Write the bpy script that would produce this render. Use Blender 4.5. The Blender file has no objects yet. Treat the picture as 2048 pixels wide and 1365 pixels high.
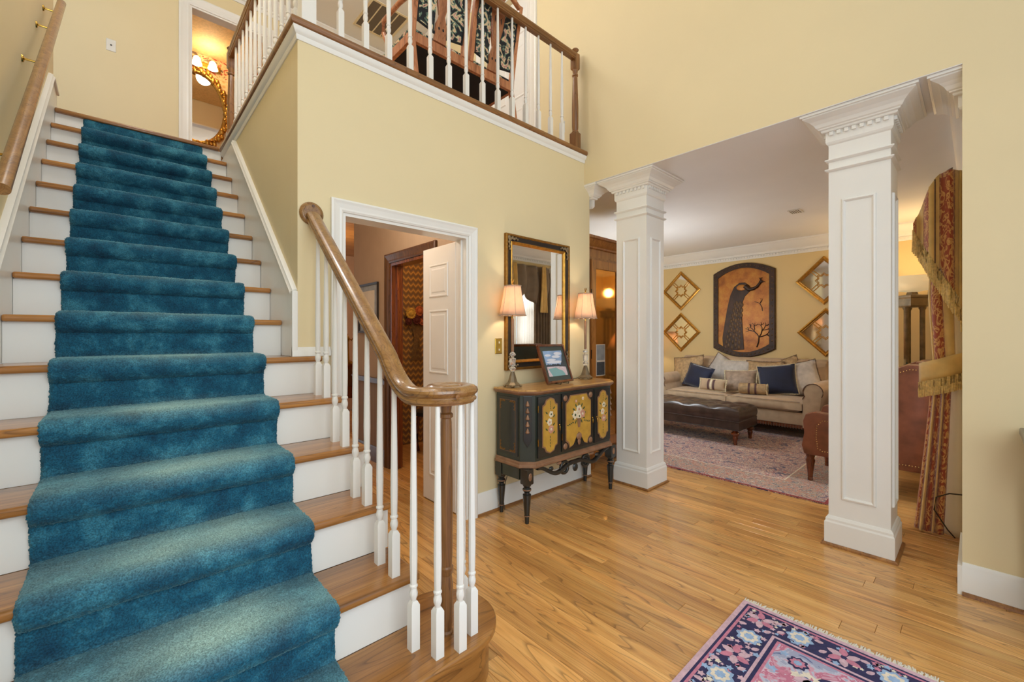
import bpy, bmesh, math, random
from mathutils import Vector, Matrix, Euler
from math import pi, sin, cos, radians, sqrt, atan2
random.seed(11)
scene = bpy.context.scene
COL = scene.collection

# ------------------------------------------------------------------ camera
cam_d = bpy.data.cameras.new('camera')
cam_d.sensor_fit = 'HORIZONTAL'; cam_d.sensor_width = 36.0
cam_d.lens = 856.4 / 2048 * 36.0
cam_d.shift_y = -12.0 / 2048
cam_d.clip_start = 0.02
cam = bpy.data.objects.new('camera', cam_d); COL.objects.link(cam)
cam.location = (0, 0, 1.335); cam.rotation_euler = (pi/2, 0, radians(47.476 - 90))
scene.camera = cam

# ------------------------------------------------------------------ world, lights, exposure
w = bpy.data.worlds.new('world'); scene.world = w; w.use_nodes = True
w.node_tree.nodes['Background'].inputs['Color'].default_value = (0.80, 0.92, 1.0, 1)
w.node_tree.nodes['Background'].inputs['Strength'].default_value = 1.0
scene.view_settings.view_transform = 'Standard'
scene.view_settings.look = 'None'
scene.view_settings.gamma = 1.0
scene.view_settings.use_curve_mapping = False
scene.view_settings.exposure = 0.0

def area(name, loc, rot, sx, sy, power, col):
    d = bpy.data.lights.new(name, 'AREA'); d.shape = 'RECTANGLE'; d.size = sx; d.size_y = sy
    d.energy = power; d.color = col
    o = bpy.data.objects.new(name, d); COL.objects.link(o); o.location = loc; o.rotation_euler = rot
    return o
def point(name, loc, power, col, r=0.05):
    d = bpy.data.lights.new(name, 'POINT'); d.energy = power; d.color = col; d.shadow_soft_size = r
    o = bpy.data.objects.new(name, d); COL.objects.link(o); o.location = loc
    return o
# daylight through the tall entry windows behind the photographer
area('entry_daylight', (0.05, -1.1, 2.2), (radians(62), 0, radians(6)), 2.2, 2.0, 52, (0.86, 0.95, 1.0))
# daylight through the living room front windows
area('living_daylight', (4.65, -1.3, 2.7), (radians(52), 0, radians(0)), 1.6, 1.6, 130, (0.90, 0.95, 1.0))
# unseen fill light added high in the foyer
point('foyer_fill', (1.7, 0.2, 4.3), 10, (1.0, 0.97, 0.93), 0.35)
# fill light added out of view to lift the stairwell walls
point('stairwell_fill', (0.17, 2.9, 5.15), 48, (0.96, 0.98, 1.0), 0.20)
# lamps of the rooms beyond, among them added fill lights
point('living_fill', (5.2, 3.1, 1.55), 50, (0.86, 0.94, 1.0), 0.30)  # added fill; the living room has no such lamp
point('hall_ceiling_lamp', (1.35, 3.3, 2.45), 17, (1.0, 0.94, 0.86), 0.1)
point('dining_lamp', (2.2, 6.0, 2.2), 22, (1.0, 0.80, 0.60), 0.1)
point('powder_room_lamp', (2.3, 3.7, 2.3), 14, (1.0, 0.75, 0.48), 0.1)
point('bathroom_lamp', (0.95, 7.42, 5.25), 8, (1.0, 0.80, 0.55), 0.1)
point('upper_hall_fill', (-0.8, 5.3, 5.0), 2, (1.0, 0.96, 0.90), 0.20)  # unseen fill added for the top of the stairs
point('upper_hall_fill', (1.6, 3.4, 5.0), 26, (1.0, 0.96, 0.90), 0.20)  # second added fill, brightens the wall left of the stairs

# ------------------------------------------------------------------ material helpers
def lin(v):
    v /= 255.0
    return v/12.92 if v <= 0.04045 else ((v+0.055)/1.055)**2.4
def C(r, g, b): return (lin(r), lin(g), lin(b), 1)
M = {}
def nm(name):
    m = bpy.data.materials.new(name); m.use_nodes = True
    nt = m.node_tree; b = nt.nodes['Principled BSDF']; M[name] = m
    return m, nt, b
def N(nt, t, **kw):
    n = nt.nodes.new(t)
    for k, v in kw.items():
        if k in n.inputs: n.inputs[k].default_value = v
        else: setattr(n, k, v)
    return n
def L(nt, a, b): nt.links.new(a, b)
def ramp(nt, stops, interp='LINEAR'):
    r = nt.nodes.new('ShaderNodeValToRGB'); r.color_ramp.interpolation = interp
    el = r.color_ramp.elements
    while len(el) < len(stops): el.new(0.5)
    for e, (p, c) in zip(el, stops): e.position = p; e.color = c
    return r
def bump(nt, b, h, strength=0.2, dist=0.01):
    bn = N(nt, 'ShaderNodeBump', Strength=strength, Distance=dist)
    L(nt, h, bn.inputs['Height']); L(nt, bn.outputs[0], b.inputs['Normal']); return bn
def coords(nt, scale=(1, 1, 1), rand=False, rot=(0, 0, 0)):
    tc = N(nt, 'ShaderNodeTexCoord'); mp = N(nt, 'ShaderNodeMapping')
    mp.inputs['Scale'].default_value = scale; mp.inputs['Rotation'].default_value = rot
    L(nt, tc.outputs['Object'], mp.inputs['Vector'])
    if rand:
        oi = N(nt, 'ShaderNodeObjectInfo'); mu = N(nt, 'ShaderNodeMath', operation='MULTIPLY')
        mu.inputs[1].default_value = 37.0; L(nt, oi.outputs['Random'], mu.inputs[0])
        L(nt, mu.outputs[0], mp.inputs['Location'])
    return mp.outputs[0]
def plain(name, col, rough=0.5, metal=0.0, var=0.06, vs=6.0, bmp=0.0, bs=60.0, coat=0.0, sheen=0.0, trans=0.0):
    m, nt, b = nm(name)
    b.inputs['Roughness'].default_value = rough; b.inputs['Metallic'].default_value = metal
    if coat: b.inputs['Coat Weight'].default_value = coat; b.inputs['Coat Roughness'].default_value = 0.12
    if sheen: b.inputs['Sheen Weight'].default_value = sheen; b.inputs['Sheen Roughness'].default_value = 0.4
    v = coords(nt)
    n = N(nt, 'ShaderNodeTexNoise', Scale=vs, Detail=3.0); L(nt, v, n.inputs['Vector'])
    d = tuple(max(0, x*(1-var)) for x in col[:3]) + (1,); u = tuple(min(1, x*(1+var)) for x in col[:3]) + (1,)
    r = ramp(nt, [(0.3, d), (0.7, u)]); L(nt, n.outputs[0], r.inputs[0]); L(nt, r.outputs[0], b.inputs['Base Color'])
    if bmp:
        n2 = N(nt, 'ShaderNodeTexNoise', Scale=bs, Detail=4.0); L(nt, v, n2.inputs['Vector']); bump(nt, b, n2.outputs[0], bmp, 0.005)
    return m
def wood(name, dark, mid, light, axis=1, rough=0.35, scale=1.0, coat=0.3, rand=True, linec=None, crough=0.12):
    m, nt, b = nm(name)
    b.inputs['Roughness'].default_value = rough
    b.inputs['Coat Weight'].default_value = coat; b.inputs['Coat Roughness'].default_value = crough
    sc = [14.0*scale]*3; sc[axis] = 0.9*scale
    v = coords(nt, tuple(sc), rand)
    n1 = N(nt, 'ShaderNodeTexNoise', Scale=1.3, Detail=4.0, Roughness=0.6, Distortion=0.6); L(nt, v, n1.inputs['Vector'])
    r = ramp(nt, [(0.25, dark), (0.5, mid), (0.75, light)]); L(nt, n1.outputs[0], r.inputs[0])
    # cathedral grain lines: contour lines of a long soft field
    sc2 = [5.0*scale]*3; sc2[axis] = 0.42*scale
    v2 = coords(nt, tuple(sc2), rand)
    n2 = N(nt, 'ShaderNodeTexNoise', Scale=1.0, Detail=2.0, Distortion=0.2); L(nt, v2, n2.inputs['Vector'])
    mu = N(nt, 'ShaderNodeMath', operation='MULTIPLY'); mu.inputs[1].default_value = 24.0; L(nt, n2.outputs[0], mu.inputs[0])
    fr = N(nt, 'ShaderNodeMath', operation='FRACT'); L(nt, mu.outputs[0], fr.inputs[0])
    rl = ramp(nt, [(0.0, (1, 1, 1, 1)), (0.07, (0.5, 0.5, 0.5, 1)), (0.20, (0, 0, 0, 1)), (0.96, (0, 0, 0, 1)), (1.0, (1, 1, 1, 1))])
    L(nt, fr.outputs[0], rl.inputs[0])
    n3 = N(nt, 'ShaderNodeTexNoise', Scale=2.2, Detail=3.0); L(nt, v, n3.inputs['Vector'])
    m2 = N(nt, 'ShaderNodeMath', operation='MULTIPLY'); L(nt, rl.outputs[0], m2.inputs[0]); m2.inputs[1].default_value = 0.55
    mx = N(nt, 'ShaderNodeMix', data_type='RGBA'); L(nt, m2.outputs[0], mx.inputs[0]); L(nt, r.outputs[0], mx.inputs[6])
    mx.inputs[7].default_value = linec or tuple(x*0.35 for x in dark[:3]) + (1,)
    sc3 = [75.0*scale]*3; sc3[axis] = 2.2*scale
    v3 = coords(nt, tuple(sc3), rand); n4 = N(nt, 'ShaderNodeTexNoise', Scale=1.6, Detail=3.0, Roughness=0.7); L(nt, v3, n4.inputs['Vector'])
    rp_ = ramp(nt, [(0.28, (0.66, 0.62, 0.57, 1)), (0.42, (0.97, 0.96, 0.95, 1)), (0.7, (1.06, 1.06, 1.06, 1))]); L(nt, n4.outputs[0], rp_.inputs[0])
    mp_ = N(nt, 'ShaderNodeMix', data_type='RGBA', blend_type='MULTIPLY'); mp_.inputs[0].default_value = 1.0
    L(nt, mx.outputs[2], mp_.inputs[6]); L(nt, rp_.outputs[0], mp_.inputs[7])
    out = mp_.outputs[2]
    if rand:
        oi = N(nt, 'ShaderNodeObjectInfo'); hs = N(nt, 'ShaderNodeHueSaturation')
        mr = N(nt, 'ShaderNodeMapRange'); mr.inputs[3].default_value = 0.78; mr.inputs[4].default_value = 1.18
        L(nt, oi.outputs['Random'], mr.inputs[0]); L(nt, mr.outputs[0], hs.inputs['Value']); L(nt, out, hs.inputs['Color']); out = hs.outputs[0]
    L(nt, out, b.inputs['Base Color'])
    bump(nt, b, n3.outputs[0], 0.04, 0.002)
    return m

YEL = C(231, 213, 170)
plain('wall_yellow', YEL, 0.6, var=0.02, vs=1.5, bmp=0.03, bs=150)
plain('wall_gold', C(224, 198, 142), 0.6, var=0.02, vs=1.5)
plain('white_trim', C(240, 237, 230), 0.32, var=0.015, vs=3)
plain('ceiling_white', C(238, 236, 233), 0.75, var=0.02, vs=2)
plain('taupe_wall', C(176, 150, 122), 0.7, var=0.03)
plain('dining_wall', C(206, 170, 140), 0.7, var=0.03)
plain('bath_cream', C(236, 196, 132), 0.7, var=0.12, vs=40)
wood('oak_floor', C(182, 124, 64), C(216, 160, 90), C(234, 186, 116), 1, 0.34, 1.0, 0.55, linec=C(84, 46, 18), crough=0.07)
wood('oak_tread', C(132, 84, 36), C(168, 112, 52), C(194, 138, 72), 0, 0.3, 1.0, 0.5, linec=C(74, 42, 18))
wood('oak_rail', C(124, 82, 40), C(156, 110, 58), C(182, 136, 80), 1, 0.3, 1.6, 0.6, linec=C(70, 42, 20))
wood('oak_vert', C(104, 66, 34), C(136, 92, 50), C(160, 112, 64), 2, 0.35, 1.6, 0.4, linec=C(70, 42, 20))
wood('oak_x', C(112, 72, 36), C(150, 100, 52), C(176, 124, 68), 0, 0.35, 1.4, 0.4, linec=C(70, 42, 20))
wood('mahogany', C(74, 32, 14), C(112, 54, 24), C(140, 74, 34), 2, 0.25, 1.4, 0.6)
wood('walnut', C(60, 34, 18), C(92, 56, 30), C(120, 78, 44), 2, 0.35, 1.4, 0.4)
wood('armoire_wood', C(124, 74, 30), C(162, 104, 46), C(188, 128, 64), 2, 0.3, 1.2, 0.5)
wood('cherry', C(140, 78, 44), C(186, 118, 78), C(208, 146, 102), 2, 0.3, 1.4, 0.5)
wood('console_top_wood', C(176, 124, 62), C(206, 154, 86), C(224, 178, 112), 0, 0.3, 1.4, 0.4)
plain('black_lacquer', C(34, 36, 34), 0.3, var=0.15, vs=9, coat=0.4)
plain('dark_green_lacquer', C(44, 52, 44), 0.35, var=0.2, vs=7, coat=0.3)
plain('ochre_paint', C(196, 152, 60), 0.4, var=0.16, vs=14, coat=0.2)
plain('bronze_paint', C(150, 112, 84), 0.4, 0.2, var=0.2, vs=20)
plain('rose_paint', C(206, 150, 128), 0.6, var=0.15, vs=60)
plain('cream_paint', C(232, 218, 188), 0.6, var=0.1, vs=60)
plain('leaf_paint', C(70, 84, 48), 0.6, var=0.2, vs=60)
plain('brass', C(196, 158, 74), 0.22, 1.0, var=0.1, vs=30)
plain('gold_leaf', C(190, 138, 58), 0.32, 0.85, var=0.25, vs=30, bmp=0.2, bs=70)
plain('gold_dark', C(150, 106, 44), 0.38, 0.7, var=0.25, vs=40)
plain('silver', C(190, 186, 178), 0.15, 1.0, var=0.1)
plain('black_frame', C(44, 36, 30), 0.35, var=0.2)
plain('navy_velvet', C(22, 32, 62), 0.7, var=0.25, vs=7, sheen=0.6)
plain('sofa_fabric', C(190, 164, 134), 0.8, var=0.1, vs=12, bmp=0.15, bs=300, sheen=0.35)
plain('silver_fabric', C(200, 192, 184), 0.55, var=0.14, vs=18, bmp=0.1, sheen=0.5)
plain('damask_beige', C(182, 152, 112), 0.7, var=0.28, vs=22, bmp=0.2, bs=40)
plain('taupe_fabric', C(164, 142, 122), 0.6, var=0.25, vs=20, bmp=0.3, bs=30, sheen=0.4)
plain('fringe_brown', C(104, 78, 62), 0.8, var=0.3, vs=60)
plain('fringe_cream', C(214, 198, 160), 0.8, var=0.2, vs=60)
plain('stripe_plum', C(96, 66, 66), 0.7, var=0.2)
plain('black_leather', C(72, 58, 52), 0.32, var=0.3, vs=9, bmp=0.08, bs=120, coat=0.2)
plain('brown_leather', C(134, 80, 58), 0.34, var=0.3, vs=8, bmp=0.08, bs=120, coat=0.25)
plain('nailhead', C(200, 170, 110), 0.25, 1.0)
plain('black_cloth', C(34, 36, 38), 0.85, var=0.2)
plain('alabaster', C(240, 224, 190), 0.45, var=0.1, vs=10)
plain('plate_white', C(226, 222, 212), 0.4, var=0.02)
plain('plate_dark', C(70, 64, 56), 0.5)
plain('grille_dark', C(112, 100, 86), 0.7)
plain('fringe_white', C(226, 220, 206), 0.85, var=0.08, vs=80)
plain('dark_metal', C(50, 44, 40), 0.4, 0.6)
plain('stone_bronze', C(130, 112, 84), 0.4, 0.35, var=0.25, vs=14)
plain('plant_green', C(44, 60, 36), 0.6, var=0.3)
plain('dry_yellow', C(206, 164, 70), 0.8, var=0.25, vs=40)
plain('dry_rust', C(176, 94, 50), 0.8, var=0.25, vs=40)
plain('dry_maroon', C(88, 34, 26), 0.8, var=0.25, vs=40)
plain('stem_brown', C(128, 96, 54), 0.8, var=0.25, vs=40)
plain('cable_dark', C(58, 50, 36), 0.5)
plain('lining_cream', C(236, 220, 184), 0.75, var=0.04, vs=5)
plain('gold_fabric', C(238, 200, 122), 0.6, var=0.12, vs=10, sheen=0.4)
plain('gold_fringe', C(236, 200, 126), 0.7, var=0.25, vs=70)
plain('taupe_drape', C(128, 108, 84), 0.6, var=0.15, vs=8, sheen=0.3)
plain('table_black', C(40, 34, 30), 0.3, coat=0.4)
plain('foliage_outside', C(96, 140, 84), 0.9, var=0.4, vs=3)

# clear window pane, mirror, crystal
m, nt, b = nm('pane_glass'); b.inputs['Base Color'].default_value = (1, 1, 1, 1)
b.inputs['Roughness'].default_value = 0.0; b.inputs['Transmission Weight'].default_value = 1.0; b.inputs['IOR'].default_value = 1.02
m, nt, b = nm('mirror_glass'); b.inputs['Metallic'].default_value = 1; b.inputs['Roughness'].default_value = 0.015; b.inputs['Base Color'].default_value = (0.86, 0.86, 0.84, 1)
m, nt, b = nm('antique_mirror'); b.inputs['Metallic'].default_value = 1; b.inputs['Roughness'].default_value = 0.06; b.inputs['Base Color'].default_value = (0.78, 0.74, 0.66, 1)
m, nt, b = nm('amber_glass'); b.inputs['Metallic'].default_value = 0.75; b.inputs['Roughness'].default_value = 0.05; b.inputs['Base Color'].default_value = (0.50, 0.25, 0.06, 1)
m, nt, b = nm('crystal'); b.inputs['Base Color'].default_value = (1, 0.97, 0.92, 1); b.inputs['Roughness'].default_value = 0.03; b.inputs['Transmission Weight'].default_value = 0.85; b.inputs['IOR'].default_value = 1.5
m, nt, b = nm('picture_glass'); b.inputs['Roughness'].default_value = 0.02; b.inputs['Transmission Weight'].default_value = 1.0; b.inputs['IOR'].default_value = 1.05

# lit lamp shade: thin cloth that lets the bulb's light through
def shade_mat(name, col):
    m, nt, b = nm(name); out = nt.nodes['Material Output']
    v = coords(nt); n = N(nt, 'ShaderNodeTexNoise', Scale=30.0); L(nt, v, n.inputs['Vector'])
    r = ramp(nt, [(0.3, tuple(x*0.95 for x in col[:3])+(1,)), (0.7, col)]); L(nt, n.outputs[0], r.inputs[0])
    d = N(nt, 'ShaderNodeBsdfDiffuse'); t = N(nt, 'ShaderNodeBsdfTranslucent'); mx = N(nt, 'ShaderNodeMixShader')
    mx.inputs[0].default_value = 0.55
    L(nt, r.outputs[0], d.inputs[0]); L(nt, r.outputs[0], t.inputs[0]); L(nt, d.outputs[0], mx.inputs[1]); L(nt, t.outputs[0], mx.inputs[2])
    L(nt, mx.outputs[0], out.inputs['Surface'])
shade_mat('lamp_shade_cloth', C(246, 222, 200))
shade_mat('sheer_cloth', C(250, 246, 238))
m, nt, b = nm('lit_glass_shade')
b.inputs['Base Color'].default_value = C(255, 240, 210); b.inputs['Emission Color'].default_value = C(255, 232, 190); b.inputs['Emission Strength'].default_value = 2.2
m, nt, b = nm('lit_bowl')
b.inputs['Base Color'].default_value = C(244, 226, 190); b.inputs['Roughness'].default_value = 0.4
b.inputs['Emission Color'].default_value = C(255, 226, 170); b.inputs['Emission Strength'].default_value = 0.35

# stair carpet: teal cut pile with trodden treads, paled further by painted overhead light
m, nt, b = nm('teal_carpet')
b.inputs['Roughness'].default_value = 0.95; b.inputs['Sheen Weight'].default_value = 0.6; b.inputs['Sheen Roughness'].default_value = 0.35
b.inputs['Sheen Tint'].default_value = C(150, 200, 205)
v = coords(nt)
n1 = N(nt, 'ShaderNodeTexNoise', Scale=9.0, Detail=5.0, Roughness=0.65); L(nt, v, n1.inputs['Vector'])
r1 = ramp(nt, [(0.3, C(8, 62, 88)), (0.5, C(24, 92, 118)), (0.72, C(70, 140, 160))]); L(nt, n1.outputs[0], r1.inputs[0])
n2 = N(nt, 'ShaderNodeTexNoise', Scale=230.0, Detail=2.0); L(nt, v, n2.inputs['Vector'])
n3 = N(nt, 'ShaderNodeTexNoise', Scale=60.0, Detail=3.0); L(nt, v, n3.inputs['Vector'])
at = N(nt, 'ShaderNodeAttribute'); at.attribute_name = 'wear_light'
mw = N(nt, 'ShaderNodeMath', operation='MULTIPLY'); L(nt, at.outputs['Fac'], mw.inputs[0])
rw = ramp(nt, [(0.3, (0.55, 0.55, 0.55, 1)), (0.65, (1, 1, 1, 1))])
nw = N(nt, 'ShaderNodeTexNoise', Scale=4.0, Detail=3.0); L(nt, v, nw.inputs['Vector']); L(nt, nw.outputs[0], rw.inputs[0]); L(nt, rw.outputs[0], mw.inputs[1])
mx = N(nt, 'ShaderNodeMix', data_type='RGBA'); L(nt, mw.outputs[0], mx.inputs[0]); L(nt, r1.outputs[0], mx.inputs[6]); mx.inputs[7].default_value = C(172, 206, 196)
rf = ramp(nt, [(0.35, (0.55, 0.55, 0.55, 1)), (0.65, (1.25, 1.25, 1.25, 1))]); L(nt, n2.outputs[0], rf.inputs[0])
mf = N(nt, 'ShaderNodeMix', data_type='RGBA', blend_type='MULTIPLY'); mf.inputs[0].default_value = 1.0; L(nt, mx.outputs[2], mf.inputs[6]); L(nt, rf.outputs[0], mf.inputs[7])
L(nt, mf.outputs[2], b.inputs['Base Color'])
ad = N(nt, 'ShaderNodeMath', operation='ADD'); L(nt, n2.outputs[0], ad.inputs[0]); L(nt, n3.outputs[0], ad.inputs[1])
bump(nt, b, ad.outputs[0], 0.35, 0.004)

# wallpaper with a flame-stitch zigzag
m, nt, b = nm('flame_wallpaper'); b.inputs['Roughness'].default_value = 0.7
tc = N(nt, 'ShaderNodeTexCoord'); sp = N(nt, 'ShaderNodeSeparateXYZ'); L(nt, tc.outputs['Object'], sp.inputs[0])
a1 = N(nt, 'ShaderNodeMath', operation='ADD'); L(nt, sp.outputs['X'], a1.inputs[0]); L(nt, sp.outputs['Y'], a1.inputs[1])
p1 = N(nt, 'ShaderNodeMath', operation='PINGPONG'); L(nt, a1.outputs[0], p1.inputs[0]); p1.inputs[1].default_value = 0.034
s1 = N(nt, 'ShaderNodeMath', operation='SUBTRACT'); L(nt, sp.outputs['Z'], s1.inputs[0]); L(nt, p1.outputs[0], s1.inputs[1])
d1 = N(nt, 'ShaderNodeMath', operation='MULTIPLY'); L(nt, s1.outputs[0], d1.inputs[0]); d1.inputs[1].default_value = 13.5
f1 = N(nt, 'ShaderNodeMath', operation='FRACT'); L(nt, d1.outputs[0], f1.inputs[0])
r1 = ramp(nt, [(0.0, C(140, 98, 50)), (0.18, C(210, 160, 78)), (0.30, C(176, 124, 56)), (0.5, C(132, 100, 62)), (0.75, C(108, 84, 58)), (0.95, C(150, 104, 52))]); L(nt, f1.outputs[0], r1.inputs[0])
L(nt, r1.outputs[0], b.inputs['Base Color'])
# bathroom wallpaper
m, nt, b = nm('bath_wallpaper'); b.inputs['Roughness'].default_value = 0.7
v = coords(nt); vo = N(nt, 'ShaderNodeTexVoronoi', Scale=16.0); L(nt, v, vo.inputs['Vector'])
r1 = ramp(nt, [(0.0, C(206, 150, 84)), (0.25, C(226, 178, 110)), (0.5, C(242, 206, 146))]); L(nt, vo.outputs['Distance'], r1.inputs[0]); L(nt, r1.outputs[0], b.inputs['Base Color'])
m, nt, b = nm('bath_border'); b.inputs['Roughness'].default_value = 0.7
v = coords(nt); n = N(nt, 'ShaderNodeTexNoise', Scale=9.0, Detail=3.0, Distortion=1.2); L(nt, v, n.inputs['Vector'])
r1 = ramp(nt, [(0.36, C(120, 96, 70)), (0.42, C(232, 190, 130)), (0.52, C(240, 206, 150)), (0.58, C(196, 84, 50)), (0.7, C(170, 54, 40))]); L(nt, n.outputs[0], r1.inputs[0]); L(nt, r1.outputs[0], b.inputs['Base Color'])
# needlepoint of the settee
m, nt, b = nm('needlepoint'); b.inputs['Roughness'].default_value = 0.85
v = coords(nt); n = N(nt, 'ShaderNodeTexNoise', Scale=16.0, Detail=2.0, Distortion=1.5); L(nt, v, n.inputs['Vector'])
r1 = ramp(nt, [(0.0, C(36, 38, 42)), (0.46, C(40, 44, 46)), (0.5, C(110, 134, 116)), (0.55, C(226, 204, 160)), (0.6, C(230, 190, 150)), (0.64, C(200, 140, 140)), (0.7, C(44, 46, 48))], 'CONSTANT'); L(nt, n.outputs[0], r1.inputs[0]); L(nt, r1.outputs[0], b.inputs['Base Color'])
# damask of the drapery stripe
m, nt, b = nm('red_damask'); b.inputs['Roughness'].default_value = 0.6; b.inputs['Sheen Weight'].default_value = 0.3
v = coords(nt, (1, 1, 0.6)); n = N(nt, 'ShaderNodeTexNoise', Scale=24.0, Detail=1.5, Distortion=1.8); L(nt, v, n.inputs['Vector'])
r1 = ramp(nt, [(0.0, C(168, 74, 44)), (0.47, C(176, 82, 48)), (0.52, C(234, 184, 108)), (0.6, C(214, 150, 86)), (0.64, C(170, 78, 46))]); L(nt, n.outputs[0], r1.inputs[0]); L(nt, r1.outputs[0], b.inputs['Base Color'])
# wainscot paper
m, nt, b = nm('wainscot_paper'); b.inputs['Roughness'].default_value = 0.7
v = coords(nt); wv = N(nt, 'ShaderNodeTexWave', Scale=9.0, Distortion=0.0); wv.bands_direction = 'Y'; L(nt, v, wv.inputs['Vector'])
r1 = ramp(nt, [(0.3, C(128, 108, 92)), (0.7, C(160, 138, 116))]); L(nt, wv.outputs[0], r1.inputs[0]); L(nt, r1.outputs[0], b.inputs['Base Color'])
# copper-toned ground of the peacock plaque
m, nt, b = nm('plaque_ground'); b.inputs['Roughness'].default_value = 0.45; b.inputs['Metallic'].default_value = 0.3
v = coords(nt); n = N(nt, 'ShaderNodeTexNoise', Scale=5.0, Detail=6.0, Roughness=0.7); L(nt, v, n.inputs['Vector'])
r1 = ramp(nt, [(0.25, C(110, 54, 18)), (0.5, C(176, 108, 40)), (0.7, C(196, 140, 58))]); L(nt, n.outputs[0], r1.inputs[0]); L(nt, r1.outputs[0], b.inputs['Base Color'])
n2 = N(nt, 'ShaderNodeTexNoise', Scale=40.0, Detail=3.0); L(nt, v, n2.inputs['Vector']); bump(nt, b, n2.outputs[0], 0.4, 0.004)
plain('plaque_dark', C(62, 42, 30), 0.5, 0.3, var=0.35, vs=14, bmp=0.3, bs=50)
plain('plaque_mid', C(98, 74, 50), 0.5, 0.3, var=0.3, vs=20)
# persian rugs
def rug_mat(name, stops, scale, fine):
    m, nt, b = nm(name); b.inputs['Roughness'].default_value = 0.95; b.inputs['Sheen Weight'].default_value = 0.3
    v = coords(nt); n = N(nt, 'ShaderNodeTexNoise', Scale=scale, Detail=4.0, Roughness=0.7, Distortion=1.0); L(nt, v, n.inputs['Vector'])
    r = ramp(nt, stops, 'CONSTANT'); L(nt, n.outputs[0], r.inputs[0]); L(nt, r.outputs[0], b.inputs['Base Color'])
    n2 = N(nt, 'ShaderNodeTexNoise', Scale=fine); L(nt, v, n2.inputs['Vector']); bump(nt, b, n2.outputs[0], 0.5, 0.004)
rug_mat('living_rug_field', [(0, C(58, 56, 86)), (0.38, C(78, 74, 108)), (0.43, C(164, 84, 72)), (0.46, C(214, 196, 172)), (0.49, C(176, 108, 88)), (0.52, C(92, 84, 112)), (0.56, C(224, 206, 182)), (0.60, C(178, 70, 62)), (0.66, C(66, 62, 92))], 12, 200)
rug_mat('living_rug_border', [(0, C(50, 48, 76)), (0.4, C(216, 194, 162)), (0.45, C(66, 64, 94)), (0.5, C(210, 160, 120)), (0.54, C(168, 84, 62)), (0.6, C(210, 198, 182)), (0.66, C(58, 52, 80))], 22, 200)
plain('living_rug_red', C(150, 62, 60), 0.95, var=0.15, vs=40)
rug_mat('foyer_rug_field', [(0, C(88, 100, 148)), (0.35, C(156, 160, 188)), (0.42, C(186, 188, 206)), (0.47, C(206, 150, 170)), (0.51, C(190, 106, 134)), (0.56, C(214, 180, 196)), (0.61, C(160, 176, 202)), (0.68, C(196, 120, 144))], 6.5, 260)
plain('rug_navy', C(48, 46, 86), 0.95, var=0.2, vs=60, bmp=0.3, bs=260)
plain('rug_pink', C(206, 172, 184), 0.95, var=0.15, vs=60, bmp=0.3, bs=260)
plain('rug_rose', C(196, 124, 146), 0.95, var=0.15, vs=60)
plain('rug_skyblue', C(150, 176, 210), 0.95, var=0.12, vs=60)
plain('rug_cream', C(226, 214, 196), 0.95, var=0.1, vs=60)
plain('print_sky', C(150, 178, 214), 0.5, var=0.2, vs=8)
plain('print_cloud', C(228, 228, 236), 0.5, var=0.06, vs=14)
plain('print_trees', C(60, 70, 80), 0.5, var=0.3, vs=40)
plain('print_pool', C(132, 176, 176), 0.5, var=0.06)
plain('print_pave', C(216, 196, 200), 0.5, var=0.2, vs=60)
plain('mat_dark', C(70, 78, 72), 0.5, var=0.1)
plain('mat_cream', C(220, 208, 186), 0.6, var=0.05)
plain('print_grey', C(150, 156, 160), 0.6, var=0.2, vs=12)

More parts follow.
